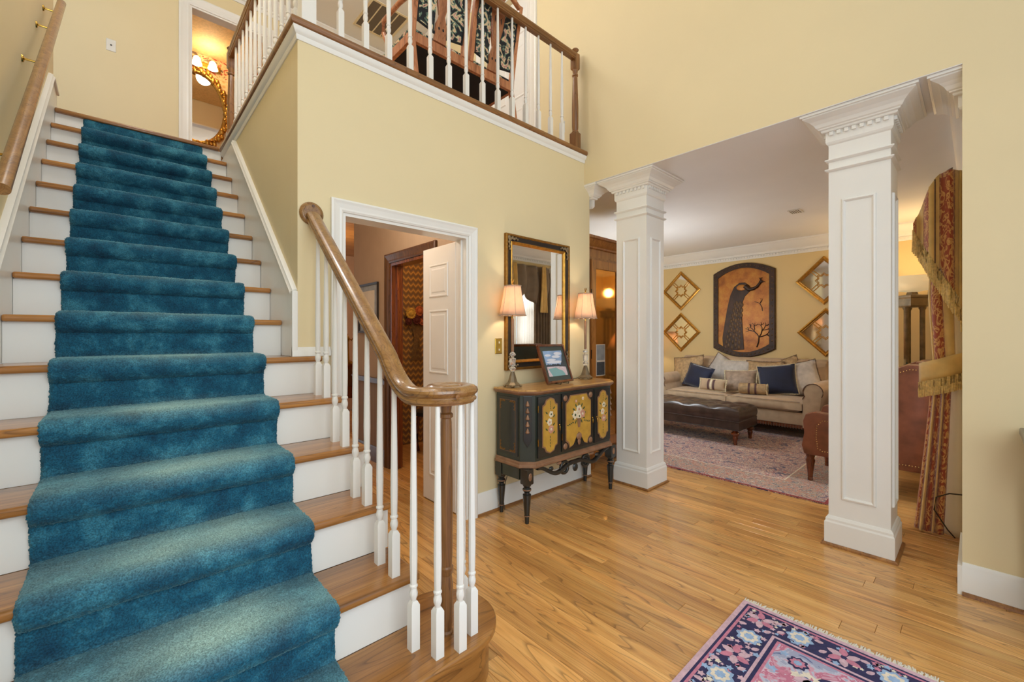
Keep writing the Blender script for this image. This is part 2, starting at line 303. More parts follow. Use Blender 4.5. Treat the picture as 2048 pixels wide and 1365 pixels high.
# ------------------------------------------------------------------ geometry helpers
class MB:
    def __init__(s): s.v = []; s.f = []; s.m = Matrix.Identity(4)
    def add(s, vs, fs, mtx=None):
        k = len(s.v); mm = s.m @ mtx if mtx is not None else s.m
        s.v += [mm @ Vector(p) for p in vs]; s.f += [tuple(i+k for i in f) for f in fs]; return s
    def box(s, x0, y0, z0, x1, y1, z1, mtx=None):
        return s.add([(x0,y0,z0),(x1,y0,z0),(x1,y1,z0),(x0,y1,z0),(x0,y0,z1),(x1,y0,z1),(x1,y1,z1),(x0,y1,z1)],
                     [(0,3,2,1),(4,5,6,7),(0,1,5,4),(1,2,6,5),(2,3,7,6),(3,0,4,7)], mtx)
    def lathe(s, prof, n=16, c=(0,0,0), mtx=None, cap=True, a0=0.0):
        vs = []; fs = []; k = len(prof)
        for i in range(n):
            a = 2*pi*i/n + a0
            for r, z in prof: vs.append((c[0]+r*cos(a), c[1]+r*sin(a), c[2]+z))
        for i in range(n):
            j = (i+1) % n
            for q in range(k-1): fs.append((i*k+q, j*k+q, j*k+q+1, i*k+q+1))
        if cap:
            if prof[0][0] > 1e-6: fs.append(tuple(i*k for i in range(n))[::-1])
            if prof[-1][0] > 1e-6: fs.append(tuple(i*k+k-1 for i in range(n)))
        return s.add(vs, fs, mtx)
    def rect_lathe(s, prof, x0, x1, y0, y1, mtx=None):
        """stack of rectangles: prof = (offset, z)"""
        vs = []; fs = []
        for o, z in prof: vs += [(x0-o,y0-o,z),(x1+o,y0-o,z),(x1+o,y1+o,z),(x0-o,y1+o,z)]
        for q in range(len(prof)-1):
            for i in range(4):
                j = (i+1) % 4; fs.append((q*4+i, q*4+j, q*4+4+j, q*4+4+i))
        fs.append((3,2,1,0)); t = 4*(len(prof)-1); fs.append((t,t+1,t+2,t+3))
        return s.add(vs, fs, mtx)
    def prism(s, poly, a, b, axis='z', mtx=None):
        n = len(poly)
        if axis == 'z': P = lambda p, h: (p[0], p[1], h)
        elif axis == 'y': P = lambda p, h: (p[0], h, p[1])
        else: P = lambda p, h: (h, p[0], p[1])
        vs = [P(p, a) for p in poly] + [P(p, b) for p in poly]
        fs = [tuple(range(n))[::-1], tuple(range(n, 2*n))] + [(i, (i+1) % n, n+(i+1) % n, n+i) for i in range(n)]
        return s.add(vs, fs, mtx)
    def sweep(s, prof, path, closed=False, up=(0,0,1), cap=True, scale=None):
        """prof = list of (side, up) offsets, swept along 3-D path"""
        up = Vector(up); P = [Vector(p) for p in path]; n = len(P); k = len(prof); vs = []; fs = []
        for i in range(n):
            if closed: t = P[(i+1) % n] - P[i-1]
            else: t = P[min(i+1, n-1)] - P[max(i-1, 0)]
            t.normalize(); sd = t.cross(up)
            if sd.length < 1e-5: sd = Vector((1,0,0))
            sd.normalize(); u = sd.cross(t).normalized()
            sc = scale[i] if scale else 1.0
            for a, b in prof: vs.append(P[i] + sd*a*sc + u*b*sc)
        m = n if closed else n-1
        for i in range(m):
            j = (i+1) % n
            for q in range(k):
                r = (q+1) % k; fs.append((i*k+q, i*k+r, j*k+r, j*k+q))
        if cap and not closed: fs += [tuple(range(k)), tuple(range((n-1)*k, n*k))[::-1]]
        return s.add(vs, fs)
    def tube(s, path, r, n=8, closed=False, scale=None):
        return s.sweep([(r*cos(2*pi*i/n), r*sin(2*pi*i/n)) for i in range(n)], path, closed, scale=scale)
    def grid(s, fn, nu, nv, mtx=None, closeu=False):
        vs = [fn(i/nu if closeu else i/(nu-1), j/(nv-1)) for i in range(nu) for j in range(nv)]
        fs = []
        for i in range(nu if closeu else nu-1):
            i2 = (i+1) % nu
            for j in range(nv-1): fs.append((i*nv+j, i2*nv+j, i2*nv+j+1, i*nv+j+1))
        return s.add(vs, fs, mtx)
    def ball(s, c, rx, ry=None, rz=None, n=10, mtx=None):
        ry = ry or rx; rz = rz or rx; k = n//2+1
        vs = []; fs = []
        for i in range(n):
            for j in range(k):
                a = 2*pi*i/n; p = pi*j/(k-1)
                vs.append((c[0]+rx*sin(p)*cos(a), c[1]+ry*sin(p)*sin(a), c[2]-rz*cos(p)))
        for i in range(n):
            i2 = (i+1) % n
            for j in range(k-1): fs.append((i*k+j, i2*k+j, i2*k+j+1, i*k+j+1))
        return s.add(vs, fs, mtx)
    def mesh(s, name, bevel=0.0, smooth=None, seg=2, merge=True):
        bm = bmesh.new(); vs = [bm.verts.new(v) for v in s.v]
        for f in s.f:
            try: bm.faces.new([vs[i] for i in f])
            except ValueError: pass
        if merge: bmesh.ops.remove_doubles(bm, verts=bm.verts, dist=1e-5)
        bmesh.ops.recalc_face_normals(bm, faces=bm.faces)
        if bevel:
            es = [e for e in bm.edges if len(e.link_faces) == 2 and e.calc_face_angle(0) > 0.6]
            bmesh.ops.bevel(bm, geom=es, offset=bevel, segments=seg, affect='EDGES', profile=0.6, clamp_overlap=True)
        me = bpy.data.meshes.new(name); bm.to_mesh(me); bm.free()
        if smooth is not None:
            me.polygons.foreach_set('use_smooth', [True]*len(me.polygons))
            me.set_sharp_from_angle(angle=radians(smooth))
        return me
    def build(s, name, mat, parent=None, bevel=0.0, smooth=None, seg=2, merge=True):
        if isinstance(parent, float): parent, bevel = None, parent
        return link(name, s.mesh(name, bevel, smooth, seg, merge), mat, parent)
def link(name, me, mat, parent=None, loc=None):
    if mat is not None and not me.materials: me.materials.append(M[mat])
    o = bpy.data.objects.new(name, me); COL.objects.link(o)
    if parent: o.parent = parent
    if loc is not None: o.location = loc
    return o
def tag(o, label, cat, group=None):
    o['label'] = label; o['category'] = cat
    if group: o['group'] = group
    return o
def struct(o, label=None):
    o['kind'] = 'structure'
    if label: o['label'] = label
    return o
def thing(name, label, cat, loc=(0,0,0), rz=0.0, group=None):
    o = bpy.data.objects.new(name, None); COL.objects.link(o); o.empty_display_size = 0.05
    o.location = loc; o.rotation_euler = (0, 0, rz)
    return tag(o, label, cat, group)
def copy_tree(o, parent=None):
    c = o.copy(); COL.objects.link(c)
    if parent: c.parent = parent
    for ch in list(o.children): copy_tree(ch, c)
    return c
def arc(cx, cy, r, a0, a1, n): return [(cx+r*cos(a0+(a1-a0)*i/n), cy+r*sin(a0+(a1-a0)*i/n)) for i in range(n+1)]
def bx(name, mat, parent, *d, bevel=0.0, smooth=None): return MB().box(*d).build(name, mat, parent, bevel, smooth)

# ------------------------------------------------------------------ key dimensions (metres)
YW = 2.496          # face of the wall with the doorway
XS = 0.712          # stair-side face of that wall's corner
XC = 3.205          # foyer face of the column wall
ZC = 2.735          # living room ceiling
Z2 = 3.045          # upper floor
R_, G_ = 0.203, 0.246
Y0 = 4.674
def ny(k): return Y0 - (15-k)*G_
XL = -0.378

# ------------------------------------------------------------------ the setting
# floor with its strips
fl = struct(bx('floor', 'oak_floor', None, -2.6, -2.5, -0.12, 7.6, 8.2, -0.008), 'oak strip floor running through foyer and living room')
PW = 0.083
x = 0.50; nplank = 0
while x < 4.72:
    top = 4.6 if x < 1.95 else (2.49 if x < 3.28 else 2.95)
    y = -0.55 - random.random()*0.9
    if x > 3.9: y = -0.05 - random.random()*0.2; top = 2.95 if x < 4.14 else 0.95
    while y < top:
        ln = random.uniform(0.55, 1.75); y1 = min(y+ln, top)
        if y1 > -0.5:
            g = 0.0006
            cx, cy = x+PW/2, (y+y1)/2
            hl = (y1-y)/2-g; hw = PW/2-g
            me = MB().rect_lathe([(0, -0.008), (0, -0.0014), (-0.0012, 0.0)], -hw, hw, -hl, hl).mesh('plank')
            link('plank', me, 'oak_floor', fl, (cx, cy, 0)); nplank += 1
        y = y1
    x += PW

# wall with the double doorway (white casing)
DX0, DX1, DZ = 0.955, 1.860, 2.048
wb = MB()
wb.box(XS, YW, 0.0, DX0, YW+0.12, 2.955).box(DX1, YW, 0.0, 3.285, YW+0.12, ZC).box(DX0, YW, DZ, DX1, YW+0.12, 2.955).box(DX1, YW, ZC, XC, YW+0.12, 2.955)
struct(wb.build('wall_back', 'wall_yellow'), 'yellow wall with the white cased doorway below the balcony')
# wall beside the upper flight
struct(bx('wall_stair', 'wall_yellow', None, XS, YW+0.121, 0.0, XS+0.12, 5.9, 2.955), 'yellow wall closing the right side of the stairs')
struct(bx('wall_left', 'wall_yellow', None, XL-0.12, 0.5, 0.0, XL, 4.86, 5.485), 'pale wall on the left of the stairs')
# column wall: upper wall with a door to an upstairs room, stub below
wr = MB().box(XC, 0.058, ZC+0.004, XC+0.12, YW+0.12, 5.485).box(XC, -1.6, 0, XC+0.52, 0.058, ZC+.24).box(XC, -1.6, ZC+.24, XC+.12, 0.058, 5.485)
DY0, DY1, DZ2 = 3.21, 4.02, Z2+2.035
wr.box(XC, YW+0.12, Z2, XC+0.12, DY0, 5.485).box(XC, DY0, DZ2, XC+0.12, DY1, 5.485).box(XC, DY1, Z2, XC+0.12, 6.0, 5.485)
struct(wr.build('wall_right', 'wall_yellow'), 'yellow wall above the columns and at the right edge')
# upper back wall with bathroom door
BX0, BX1, BZ = 0.586, 1.36, 5.056
wt = MB().box(-2.6, 6.0, Z2, BX0, 6.12, 5.485).box(BX1, 6.0, Z2, XC, 6.12, 5.485).box(BX0, 6.0, BZ, BX1, 6.12, 5.485)
struct(wt.build('wall_upper', 'wall_yellow'), 'yellow wall at the top of the stairs')
struct(bx('wall_landing', 'wall_yellow', None, -2.72, 4.86, Z2, -2.6, 6.12, 5.485))
struct(bx('ceiling_upper', 'ceiling_white', None, -2.72, -1.6, 5.49, 3.4, 8.2, 5.60))
# upper floor slab
uf = MB().box(XS+0.06, YW+0.02, 2.745, XC-0.001, 8.2, Z2-0.001).box(-2.6, Y0+0.05, 2.745, XS+0.06, 8.2, Z2-0.001).box(XC, YW+0.13, ZC+0.24, 7.5, 8.2, Z2-0.001)
struct(uf.build('floor_upper', 'oak_tread'), 'upstairs floor behind the balcony')
# living room shell
XF = 7.30; YB = 4.30
struct(MB().box(XC+0.001, 0.0585, ZC, XC+0.121, YW+0.11, ZC+0.004).box(XC+0.121, 0.0585, ZC, XC+.521, YB+.12, ZC+.23).box(XC+0.521, 0.0, ZC, XF+0.12, YB+0.12, ZC+0.23).build('ceiling', 'ceiling_white'), 'white living room ceiling')
struct(bx('wall_far', 'wall_gold', None, XF, -0.12, 0, XF+0.12, YB+0.12, ZC), 'gold wall behind the sofa')
struct(bx('wall_living_back', 'wall_gold', None, XC+.1, YB, 0, XF, YB+0.12, ZC))
struct(bx('wall_divider', 'wall_gold', None, XC-.02, YW+.13, 0, XC+.08, YB, ZC))
WX0, WX1, WZ0, WZ1 = 4.15, 5.15, 0.30, 2.25
wf = MB().box(XC+0.521, -0.12, 0, WX0, 0, ZC).box(WX1, -0.12, 0, XF, 0, ZC).box(WX0, -0.12, 0, WX1, 0, WZ0).box(WX0, -0.12, WZ1, WX1, 0, ZC)
struct(wf.build('wall_front', 'wall_gold'))
# window with sashes
win = struct(MB().box(WX0, -0.09, WZ0, WX0+.07, -0.02, WZ1).box(WX1-.07, -0.09, WZ0, WX1, -0.02, WZ1).box(WX0, -0.09, WZ1-.07, WX1, -0.02, WZ1).box(WX0, -0.09, WZ0, WX1, -0.02, WZ0+.07).build('window_1', 'white_trim'), 'white framed living room window')
for i in range(1, 4):
    xx = WX0+(WX1-WX0)*i/4; bx('mullion', 'white_trim', win, xx-.03 if i == 2 else xx-.012, -0.08, WZ0+.07, xx+.03 if i == 2 else xx+.012, -0.03, WZ1-.07)
for i in range(1, 4):
    zz = WZ0+(WZ1-WZ0)*i/4; bx('muntin', 'white_trim', win, WX0+.07, -0.075, zz-.012, WX1-.07, -0.035, zz+.012)
bx('pane', 'pane_glass', win, WX0+.07, -0.057, WZ0+.07, WX1-.07, -0.053, WZ1-.07)
bx('sill', 'white_trim', win, WX0-.05, -0.02, WZ0-.04, WX1+.05, 0.05, WZ0)
# rooms seen through the doorway: taupe wall with a dark wood cased opening
TX = 1.991; TY0, TY1, TZ = 3.20, 3.965, 2.05
tw = MB().box(TX, YW+0.121, 0.86, TX+0.11, TY0-.0, 2.744).box(TX, TY1, 0.86, TX+0.11, 4.862, 2.744).box(TX, TY0, TZ, TX+0.11, TY1, 2.744)
struct(tw.build('wall_hall', 'taupe_wall'), 'taupe hall wall seen through the doorway')
struct(MB().box(TX, YW+0.121, 0.0, TX+0.11, TY0, 0.86).box(TX, TY1, 0, TX+0.11, 4.862, 0.86).build('wall_wainscot', 'wainscot_paper'), 'papered wainscot below the chair rail')
pr = MB().box(3.2, 2.63, 0, 3.28, 4.75, 2.744).box(TX+.111, 4.752, 0, 3.28, 4.86, 2.744)
struct(pr.build('wall_powder', 'flame_wallpaper'), 'flame-stitch wallpaper seen through the wood cased opening')
struct(MB().box(XS+.13, 7.6, 0, 4.6, 7.7, 2.744).box(4.5, 4.87, 0, 4.6, 7.6, 2.744).build('wall_dining', 'dining_wall'))
# bathroom upstairs
ba = struct(MB().box(-0.2, 7.72, Z2, 2.3, 7.82, 5.17).box(2.2, 6.13, Z2, 2.3, 7.72, 5.17).build('wall_bathroom', 'bath_wallpaper'), 'papered bathroom wall seen through the upstairs door')
struct(MB().box(-0.2, 7.715, 5.17, 2.3, 7.82, 5.46).box(2.195, 6.13, 5.17, 2.3, 7.715, 5.46).build('wall_border', 'bath_border'), 'red floral wallpaper border in the bathroom')
struct(MB().box(-0.2, 6.13, 5.462, 2.3, 7.82, 5.488).build('ceiling_bathroom', 'bath_cream'))

# ---- trim
def casing_profile(wd): return [(0, 0), (0, 0.022), (wd*0.15, 0.026), (wd*0.35, 0.02), (wd*0.7, 0.014), (wd*0.85, 0.016), (wd, 0.010), (wd, 0)]
def casing(name, mat, pts, normal, wd, label=None, parent=None):
    """pts: inner edge path; profile grows outwards and off the wall"""
    mb = MB(); n = Vector(normal); P = [Vector(p) for p in pts]; prof = [(wd-a, b) for a, b in casing_profile(wd)]
    vs = []; k = len(prof)
    for i, p in enumerate(P):
        if i == 0: d = (P[1]-P[0]).normalized(); o = n.cross(d)
        elif i == len(P)-1: d = (P[-1]-P[-2]).normalized(); o = n.cross(d)
        else:
            a = n.cross((P[i]-P[i-1]).normalized()); b_ = n.cross((P[i+1]-P[i]).normalized()); o = a+b_
        for s_, h in prof: vs.append(p + o*s_ + n*h)
    fs = []
    for i in range(len(P)-1):
        for q in range(k): fs.append((i*k+q, i*k+(q+1) % k, (i+1)*k+(q+1) % k, (i+1)*k+q))
    fs += [tuple(range(k)), tuple(range((len(P)-1)*k, len(P)*k))]
    mb.add(vs, fs)
    o = mb.build(name, mat, parent)
    if parent is None: struct(o, label)
    return o
def check_dir(pts, normal):
    return pts
# doorway casing (walk so that outward is away from the opening)
casing('trim_1', 'white_trim', [(DX0, YW, 0), (DX0, YW, DZ), (DX1, YW, DZ), (DX1, YW, 0)], (0, -1, 0), 0.07, 'white moulded casing round the doorway')
struct(MB().box(DX0, YW+.0005, 0, DX0+.018, YW+.13, DZ).box(DX1-.018, YW+.0005, 0, DX1, YW+.13, DZ).box(DX0+.018, YW+.0005, DZ-.018, DX1-.018, YW+.13, DZ).box(DX1-.03, YW+.05, 0, DX1-.018, YW+.065, DZ-.02).build('trim_2', 'white_trim'), 'white door jamb')
casing('trim_3', 'walnut', [(TX, TY1, 0), (TX, TY1, TZ), (TX, TY0, TZ), (TX, TY0, 0)], (-1, 0, 0), 0.09, 'dark wood casing of the inner opening')
struct(MB().box(TX-.002, TY1-.03, 0, TX+.12, TY1, TZ).box(TX-.002, TY0, 0, TX+.12, TY0+.03, TZ).box(TX-.002, TY0+.03, TZ-.03, TX+.12, TY1-.03, TZ).box(TX+.05, TY1-.05, 0, TX+.07, TY1-.03, TZ-.03).build('trim_4', 'mahogany', None, 0.004), 'dark wood jamb of the inner opening')
casing('trim_5', 'white_trim', [(BX0, 6.0, Z2), (BX0, 6.0, BZ), (BX1, 6.0, BZ), (BX1, 6.0, Z2)], (0, -1, 0), 0.10, 'white casing of the bathroom door')
jb = struct(MB().box(BX0, 6.001, Z2, BX0+.02, 6.13, BZ).box(BX1-.02, 6.001, Z2, BX1, 6.13, BZ).box(BX0+.02, 6.001, BZ-.02, BX1-.02, 6.13, BZ).build('trim_6', 'white_trim'), 'white jamb of the bathroom door')
for zz in (3.75, 4.72): bx('hinge', 'brass', jb, BX0+.02, 6.03, zz, BX0+.024, 6.07, zz+.09)
casing('trim_7', 'white_trim', [(XC, DY1, Z2), (XC, DY1, DZ2), (XC, DY0, DZ2), (XC, DY0, Z2)], (-1, 0, 0), 0.10, 'white casing of the upstairs door behind the balcony')
d3 = struct(bx('door_2', 'ceiling_white', None, XC+.07, DY0+.002, Z2+.006, XC+.108, DY1-.002, DZ2-.002), 'pale panelled door upstairs')
for yy in (DY0+.10, DY0+.46):
    for z0, z1 in ((3.20, 3.85), (3.97, 4.55), (4.67, 4.95)):
        MB().rect_lathe([(0, 0), (-.012, .008), (-.03, .004)], yy, yy+.27, z0, z1).build('panel', 'ceiling_white', d3).matrix_local = Matrix(((0,0,-1,XC+.07),(1,0,0,0),(0,1,0,0),(0,0,0,1)))

# baseboards
def baseprof(h): return [(0, 0), (0.017, 0), (0.017, h-.04), (0.012, h-.03), (0.012, h-.018), (0.005, h), (0, h)]
def baseboard(name, path, h=0.165, parent=None, label=None, shoe=True, mat='white_trim'):
    pr = [(a, b) for a, b in baseprof(h)]
    o = MB().sweep(pr, path).build(name, mat, parent, smooth=35)
    if parent is None: struct(o, label)
    if shoe: MB().sweep([(0.017, 0), (0.032, 0), (0.030, 0.012), (0.024, 0.017), (0.017, 0.019)], path).build('shoe_moulding', 'oak_x', o, smooth=40)
    return o
baseboard('baseboard_back', [(DX1+.07, YW, 0), (3.285, YW, 0)], label='white baseboard under the yellow wall')
baseboard('baseboard_stub', [(XC+.5, 0.058, 0), (XC+.0, 0.058, 0), (XC, 0.058, 0), (XC, 0.05, 0), (XC, -1.5, 0)][::-1][::-1] if False else [(XC, -1.5, 0), (XC, 0.058, 0)][::-1], label='white baseboard at the right edge')
MB().box(XC-.017, 0.058, 0, XC+.52, 0.075, 0.15).build('baseboard_end', 'white_trim')
bpy.data.objects['baseboard_end']['kind'] = 'structure'
baseboard('baseboard_hall', [(TX, 4.862, 0), (TX, TY1+.09, 0)], 0.16, shoe=False, mat='walnut')
# balcony edge: moulding under the wood nosing
def edge_prof(): return [(0, 0), (0.006, 0), (0.010, 0.012), (0.010, 0.026), (0.020, 0.034), (0.030, 0.05), (0.030, 0.062), (0, 0.062)]
zt = Z2-0.045-0.062
path = [(XC-.001, YW, zt), (XS, YW, zt), (XS, Y0+.02, zt)]
vs = []; fs = []; pf = edge_prof(); k = len(pf)
outs = [Vector((0,-1,0)), Vector((-1,-1,0)), Vector((-1,0,0))]
for p, o_ in zip(path, outs):
    for a, b_ in pf: vs.append(Vector(p)+o_*a+Vector((0,0,b_)))
for i in range(2):
    for q in range(k): fs.append((i*k+q, i*k+(q+1) % k, (i+1)*k+(q+1) % k, (i+1)*k+q))
fs += [tuple(range(k)), tuple(range(2*k, 3*k))]
struct(MB().add(vs, fs).build('trim_8', 'white_trim', smooth=40), 'white moulding under the balcony edge')
nose = [(0.0, 0.0), (0.03, 0.0), (0.04, 0.008), (0.043, 0.022), (0.040, 0.037), (0.03, 0.045), (-0.10, 0.045), (-0.10, 0.0)]
vs = []; fs = []; k = len(nose); zt = Z2-0.045
path = [(XC-.001, YW, zt), (XS, YW, zt), (XS, Y0, zt)]
for p, o_ in zip(path, outs):
    for a, b_ in nose: vs.append(Vector(p)+o_*a+Vector((0,0,b_)))
for i in range(2):
    for q in range(k): fs.append((i*k+q, i*k+(q+1) % k, (i+1)*k+(q+1) % k, (i+1)*k+q))
fs += [tuple(range(k)), tuple(range(2*k, 3*k))]
struct(MB().add(vs, fs).build('trim_9', 'oak_x', smooth=40), 'oak nosing along the balcony edge')
# band of wall behind the trim
struct(MB().box(XS, YW, 2.9551, XC-.001, YW+.02, Z2-.046).box(XS, YW+.02, 2.9551, XS+.06, 5.9, Z2-.046).build('wall_band', 'wall_yellow'))

# crown moulding with dentils
CROWN = [(0, 0), (0.012, 0), (0.012, 0.05), (0.03, 0.058), (0.03, 0.085), (0.045, 0.095), (0.075, 0.125), (0.10, 0.165), (0.115, 0.185), (0.125, 0.19), (0.125, 0.21), (0, 0.21)]
def crown(name, path, outs, z, sc=1.0, dent=None, label=None):
    vs = []; fs = []; k = len(CROWN)
    for p, o_ in zip(path, outs):
        for a, b_ in CROWN: vs.append(Vector((p[0], p[1], z))+Vector(o_)*a*sc+Vector((0, 0, b_*sc)))
    for i in range(len(path)-1):
        for q in range(k): fs.append((i*k+q, i*k+(q+1) % k, (i+1)*k+(q+1) % k, (i+1)*k+q))
    o = struct(MB().add(vs, fs).build(name, 'white_trim', smooth=30), label)
    if dent:
        mb = MB()
        for i in range(len(path)-1):
            a = Vector((path[i][0], path[i][1], z)); b_ = Vector((path[i+1][0], path[i+1][1], z)); d = (b_-a); n = int(d.length/0.04)
            d.normalize(); od = Vector((d.y, -d.x, 0))
            o2 = Vector(outs[i] if i == 0 else outs[i]); od = od if od.dot(Vector(outs[i])) > 0 else -od
            for q in range(3, n-3):
                c_ = a+d*(q*0.04)
                mb.box(-.012, 0, .024, .012, .024, .046, Matrix.Translation(c_) @ Matrix(((d.x, od.x, 0, 0), (d.y, od.y, 0, 0), (0, 0, 1, 0), (0, 0, 0, 1))))
        dd = mb.build('dentil_course', 'white_trim', o); dd['kind'] = 'stuff'
    return o
crown('trim_10', [(XC+.53, 0.0), (XF, 0.0), (XF, YB), (3.3, YB)], [(0,1,0), (-1,1,0), (-1,-1,0), (0,-1,0)], ZC-.21, 1.0, True, 'white dentil crown moulding round the living room ceiling')
crown('trim_11', [(XC, YW+.1), (XC, 6.0), (-0.4, 6.0)], [(-1,0,0), (-1,-1,0), (0,-1,0)], 5.49-.17, 0.8, None)
crown('trim_12', [(TX, 4.862), (TX, 2.62)], [(-1,0,0), (-1,0,0)], 2.745-.126, 0.6, None)
# chair rail in the hall
struct(MB().box(TX-.02, TY1+.09, .83, TX, 4.862, .88).box(TX-.03, TY1+.09, .87, TX, 4.862, .885).build('trim_13', 'walnut'), 'dark chair rail in the hall')
# half capital where the wall with the doorway meets the opening
CAPZ = [(0.0, -.192), (0.008, -.184), (0.014, -.172), (0.014, -.112), (0.030, -.110), (0.034, -.104), (0.034, -.097), (0.046, -.092), (0.048, -.086), (0.056, -.080), (0.066, -.062), (0.084, -.044), (0.106, -.030), (0.116, -.024), (0.116, -.017), (0.128, -.015), (0.128, -.001)]
struct(MB().rect_lathe([(o*1.0, ZC+z) for o, z in CAPZ], XC+.128, XC+.129, YW+.0, YW+.11).build('trim_14', 'white_trim'), 'small white bracket capital beside the column')
struct(MB().rect_lathe([(o*1.0, ZC+z) for o, z in CAPZ], XC+.14, XC+.44, -.3, 0.062).build('trim_15', 'white_trim'), 'white half capital on the wall end')

# ------------------------------------------------------------------ columns
def column(cx, cy, label, group):
    t = thing('column', label, 'column', (cx, cy, 0), 0, group)
    h = 0.15
    sh = MB().rect_lathe([(0, 0.15), (0, ZC-.185)], -h, h, -h, h).build('shaft', 'white_trim', t)
    pl = MB().rect_lathe([(0.02, 0.0), (0.02, 0.145), (0.014, 0.155), (0.014, 0.168), (0.006, 0.182), (0.0, 0.186)], -h, h, -h, h).build('plinth', 'white_trim', t)
    MB().rect_lathe([(0.036, 0), (0.035, 0.010), (0.028, 0.016), (0.021, 0.018)], -h, h, -h, h).build('shoe_moulding', 'oak_x', pl)
    cp = MB().rect_lathe([(o, ZC+z) for o, z in CAPZ], -h, h, -h, h).build('capital', 'white_trim', t)
    me = MB().box(-.0105, -.014, 0, .0105, 0, .022).mesh('dentil')
    for s in range(4):
        for i in range(8):
            u = -h+.018+i*(2*h-.036)/7
            d = link('dentil', me, 'white_trim', cp); a = s*pi/2
            d.location = (u*cos(a)+(h+.0135)*sin(a), u*sin(a)-(h+.0135)*cos(a), ZC-.134); d.rotation_euler = (0, 0, a)
    for z in (2.385, 2.447):
        MB().rect_lathe([(0.0, z-.012), (0.012, z-.006), (0.018, z), (0.016, z+.006), (0.0, z+.010)], -h, h, -h, h).build('neck_ring', 'white_trim', t)
    # panel mouldings on the four faces
    z0, z1, hw, mw = 0.30, 2.19, 0.085, 0.022
    mb = MB()
    outer = [(-hw, z0), (hw, z0), (hw, z1), (-hw, z1)]
    vs = []; fs = []
    pf = [(0, 0), (0.004, 0.010), (0.012, 0.012), (0.020, 0.004), (0.022, 0)]
    for ux, uz in outer:
        sx = 1 if ux > 0 else -1; sz = 1 if uz > 1 else -1
        for a, b_ in pf: vs.append((ux-sx*a, -h-b_, uz-sz*a))
    k = len(pf)
    for i in range(4):
        for q in range(k-1): fs.append((i*k+q, i*k+q+1, ((i+1) % 4)*k+q+1, ((i+1) % 4)*k+q))
    me = MB().add(vs, fs).mesh('panel_moulding')
    for s in range(4):
        o = link('panel_moulding', me, 'white_trim', t); o.rotation_euler = (0, 0, s*pi/2)
    return t
column(3.495, 0.500, 'white panelled square column nearest the right, foot by the curtain', 'white columns of the opening')
column(3.495, 2.085, 'white panelled square column just right of the painted console', 'white columns of the opening')

# ------------------------------------------------------------------ staircase
st = thing('staircase', 'wide oak and white staircase with blue carpet runner', 'staircase', (0, 1.3, 0))
def P_(o): o.parent = st; o.matrix_parent_inverse = Matrix.Translation((0, -1.3, 0)); return o
for k in range(1, 15):
    y0, y1, z1 = ny(k), ny(k)+G_+.032, k*R_
    if k == 1:
        a = [(XL+.02, y1), (XL+.02, y0)] + arc(0.95, 1.44, 0.21, -pi/2, pi*0.86, 26)
        a = a + [(0.80, y1)]
        mb = MB().prism(a, z1-.03, z1); P_(mb.build('tread', 'oak_tread', bevel=0.010, smooth=40, seg=3))
        a = [(XL+.02, y1), (XL+.02, y0+.03)] + arc(0.95, 1.44, 0.18, -pi/2, pi*0.86, 26) + [(0.82, y1)]
        P_(MB().prism(a, 0.0, z1-.03).build('bullnose_base', 'oak_tread', smooth=40))
        continue
    xr = 0.868 if k <= 5 else (XS+.09 if k == 6 else XS-.022)
    mb = MB()
    if k == 6:
        mb.prism([(XL+.02, y0), (XS+.12, y0), (XS+.12, YW-.001), (XS-.022, YW-.001), (XS-.022, y1), (XL+.02, y1)], z1-.03, z1)
    else: mb.box(XL+.02, y0, z1-.03, xr, y1, z1)
    P_(mb.build('tread', 'oak_tread', bevel=0.011, smooth=40, seg=3))
for k in range(2, 16):
    y = ny(k)+.03; xr = 0.8675 if k <= 6 else XS-.022
    if k == 6: xr = 0.815
    P_(MB().box(XL+.02, y, (k-1)*R_, xr, y+.018, k*R_-.03).build('riser', 'white_trim'))
# outer stringer below the open treads
pts = [(1.50, 0.0)]
for k in range(2, 7): pts += [(ny(k)+.03, (k-1)*R_-.03 if k > 2 else 0.17), (ny(k)+.03, k*R_-.03)]
pts = [(ny(2)+.049, 0.0)]
for k in range(2, 6): pts += [(ny(k)+.049, k*R_-.031), (min(ny(k+1)+.049, YW-.001), k*R_-.031)]
pts += [(YW-.001, 0.0)]
P_(MB().prism(pts, 0.844, 0.8615, 'x').build('stringer', 'white_trim'))
# landing nosing
P_(MB().box(XL+.02, Y0, Z2-.032, XS-.045, Y0+.09, Z2).build('landing_nosing', 'oak_tread', bevel=.011, smooth=40, seg=3))
# wall skirts with cap moulding
def skirt(x0, x1, ya, yb, up, endz):
    sl = R_/G_; base = lambda y: Z2-(Y0-y)*sl
    pts = [(ya, base(ya)-.30), (ya, base(ya)+up), (yb, base(yb)+up), (yb, base(yb)-.30)]
    return pts
sl = R_/G_; nz = lambda y: Z2-(Y0-y)*sl
pts = [(0.52, 0.0), (0.52, 0.3), (1.3, nz(1.3)+.27), (4.55, nz(4.55)+.27), (4.62, Z2+.165), (4.86, Z2+.165), (4.86, Z2-.3), (4.4, nz(4.4)-.4), (1.6, 0.0)]
P_(MB().prism(pts, XL+.001, XL+.019, 'x').build('skirt_board', 'white_trim'))
cappr = [(-.004, -.012), (.028, -.012), (.030, -.004), (.022, .004), (.020, .014), (.008, .018), (-.004, .018)]
P_(MB().sweep(cappr, [(XL+.004, 1.2, nz(1.2)+.27), (XL+.004, 4.56, nz(4.56)+.27)]).build('skirt_cap', 'white_trim', smooth=40))
P_(MB().sweep(cappr, [(XL+.004, 4.56, nz(4.56)+.27), (XL+.004, 4.86, Z2+.17)]).build('skirt_cap', 'white_trim', smooth=40))
up = 0.305
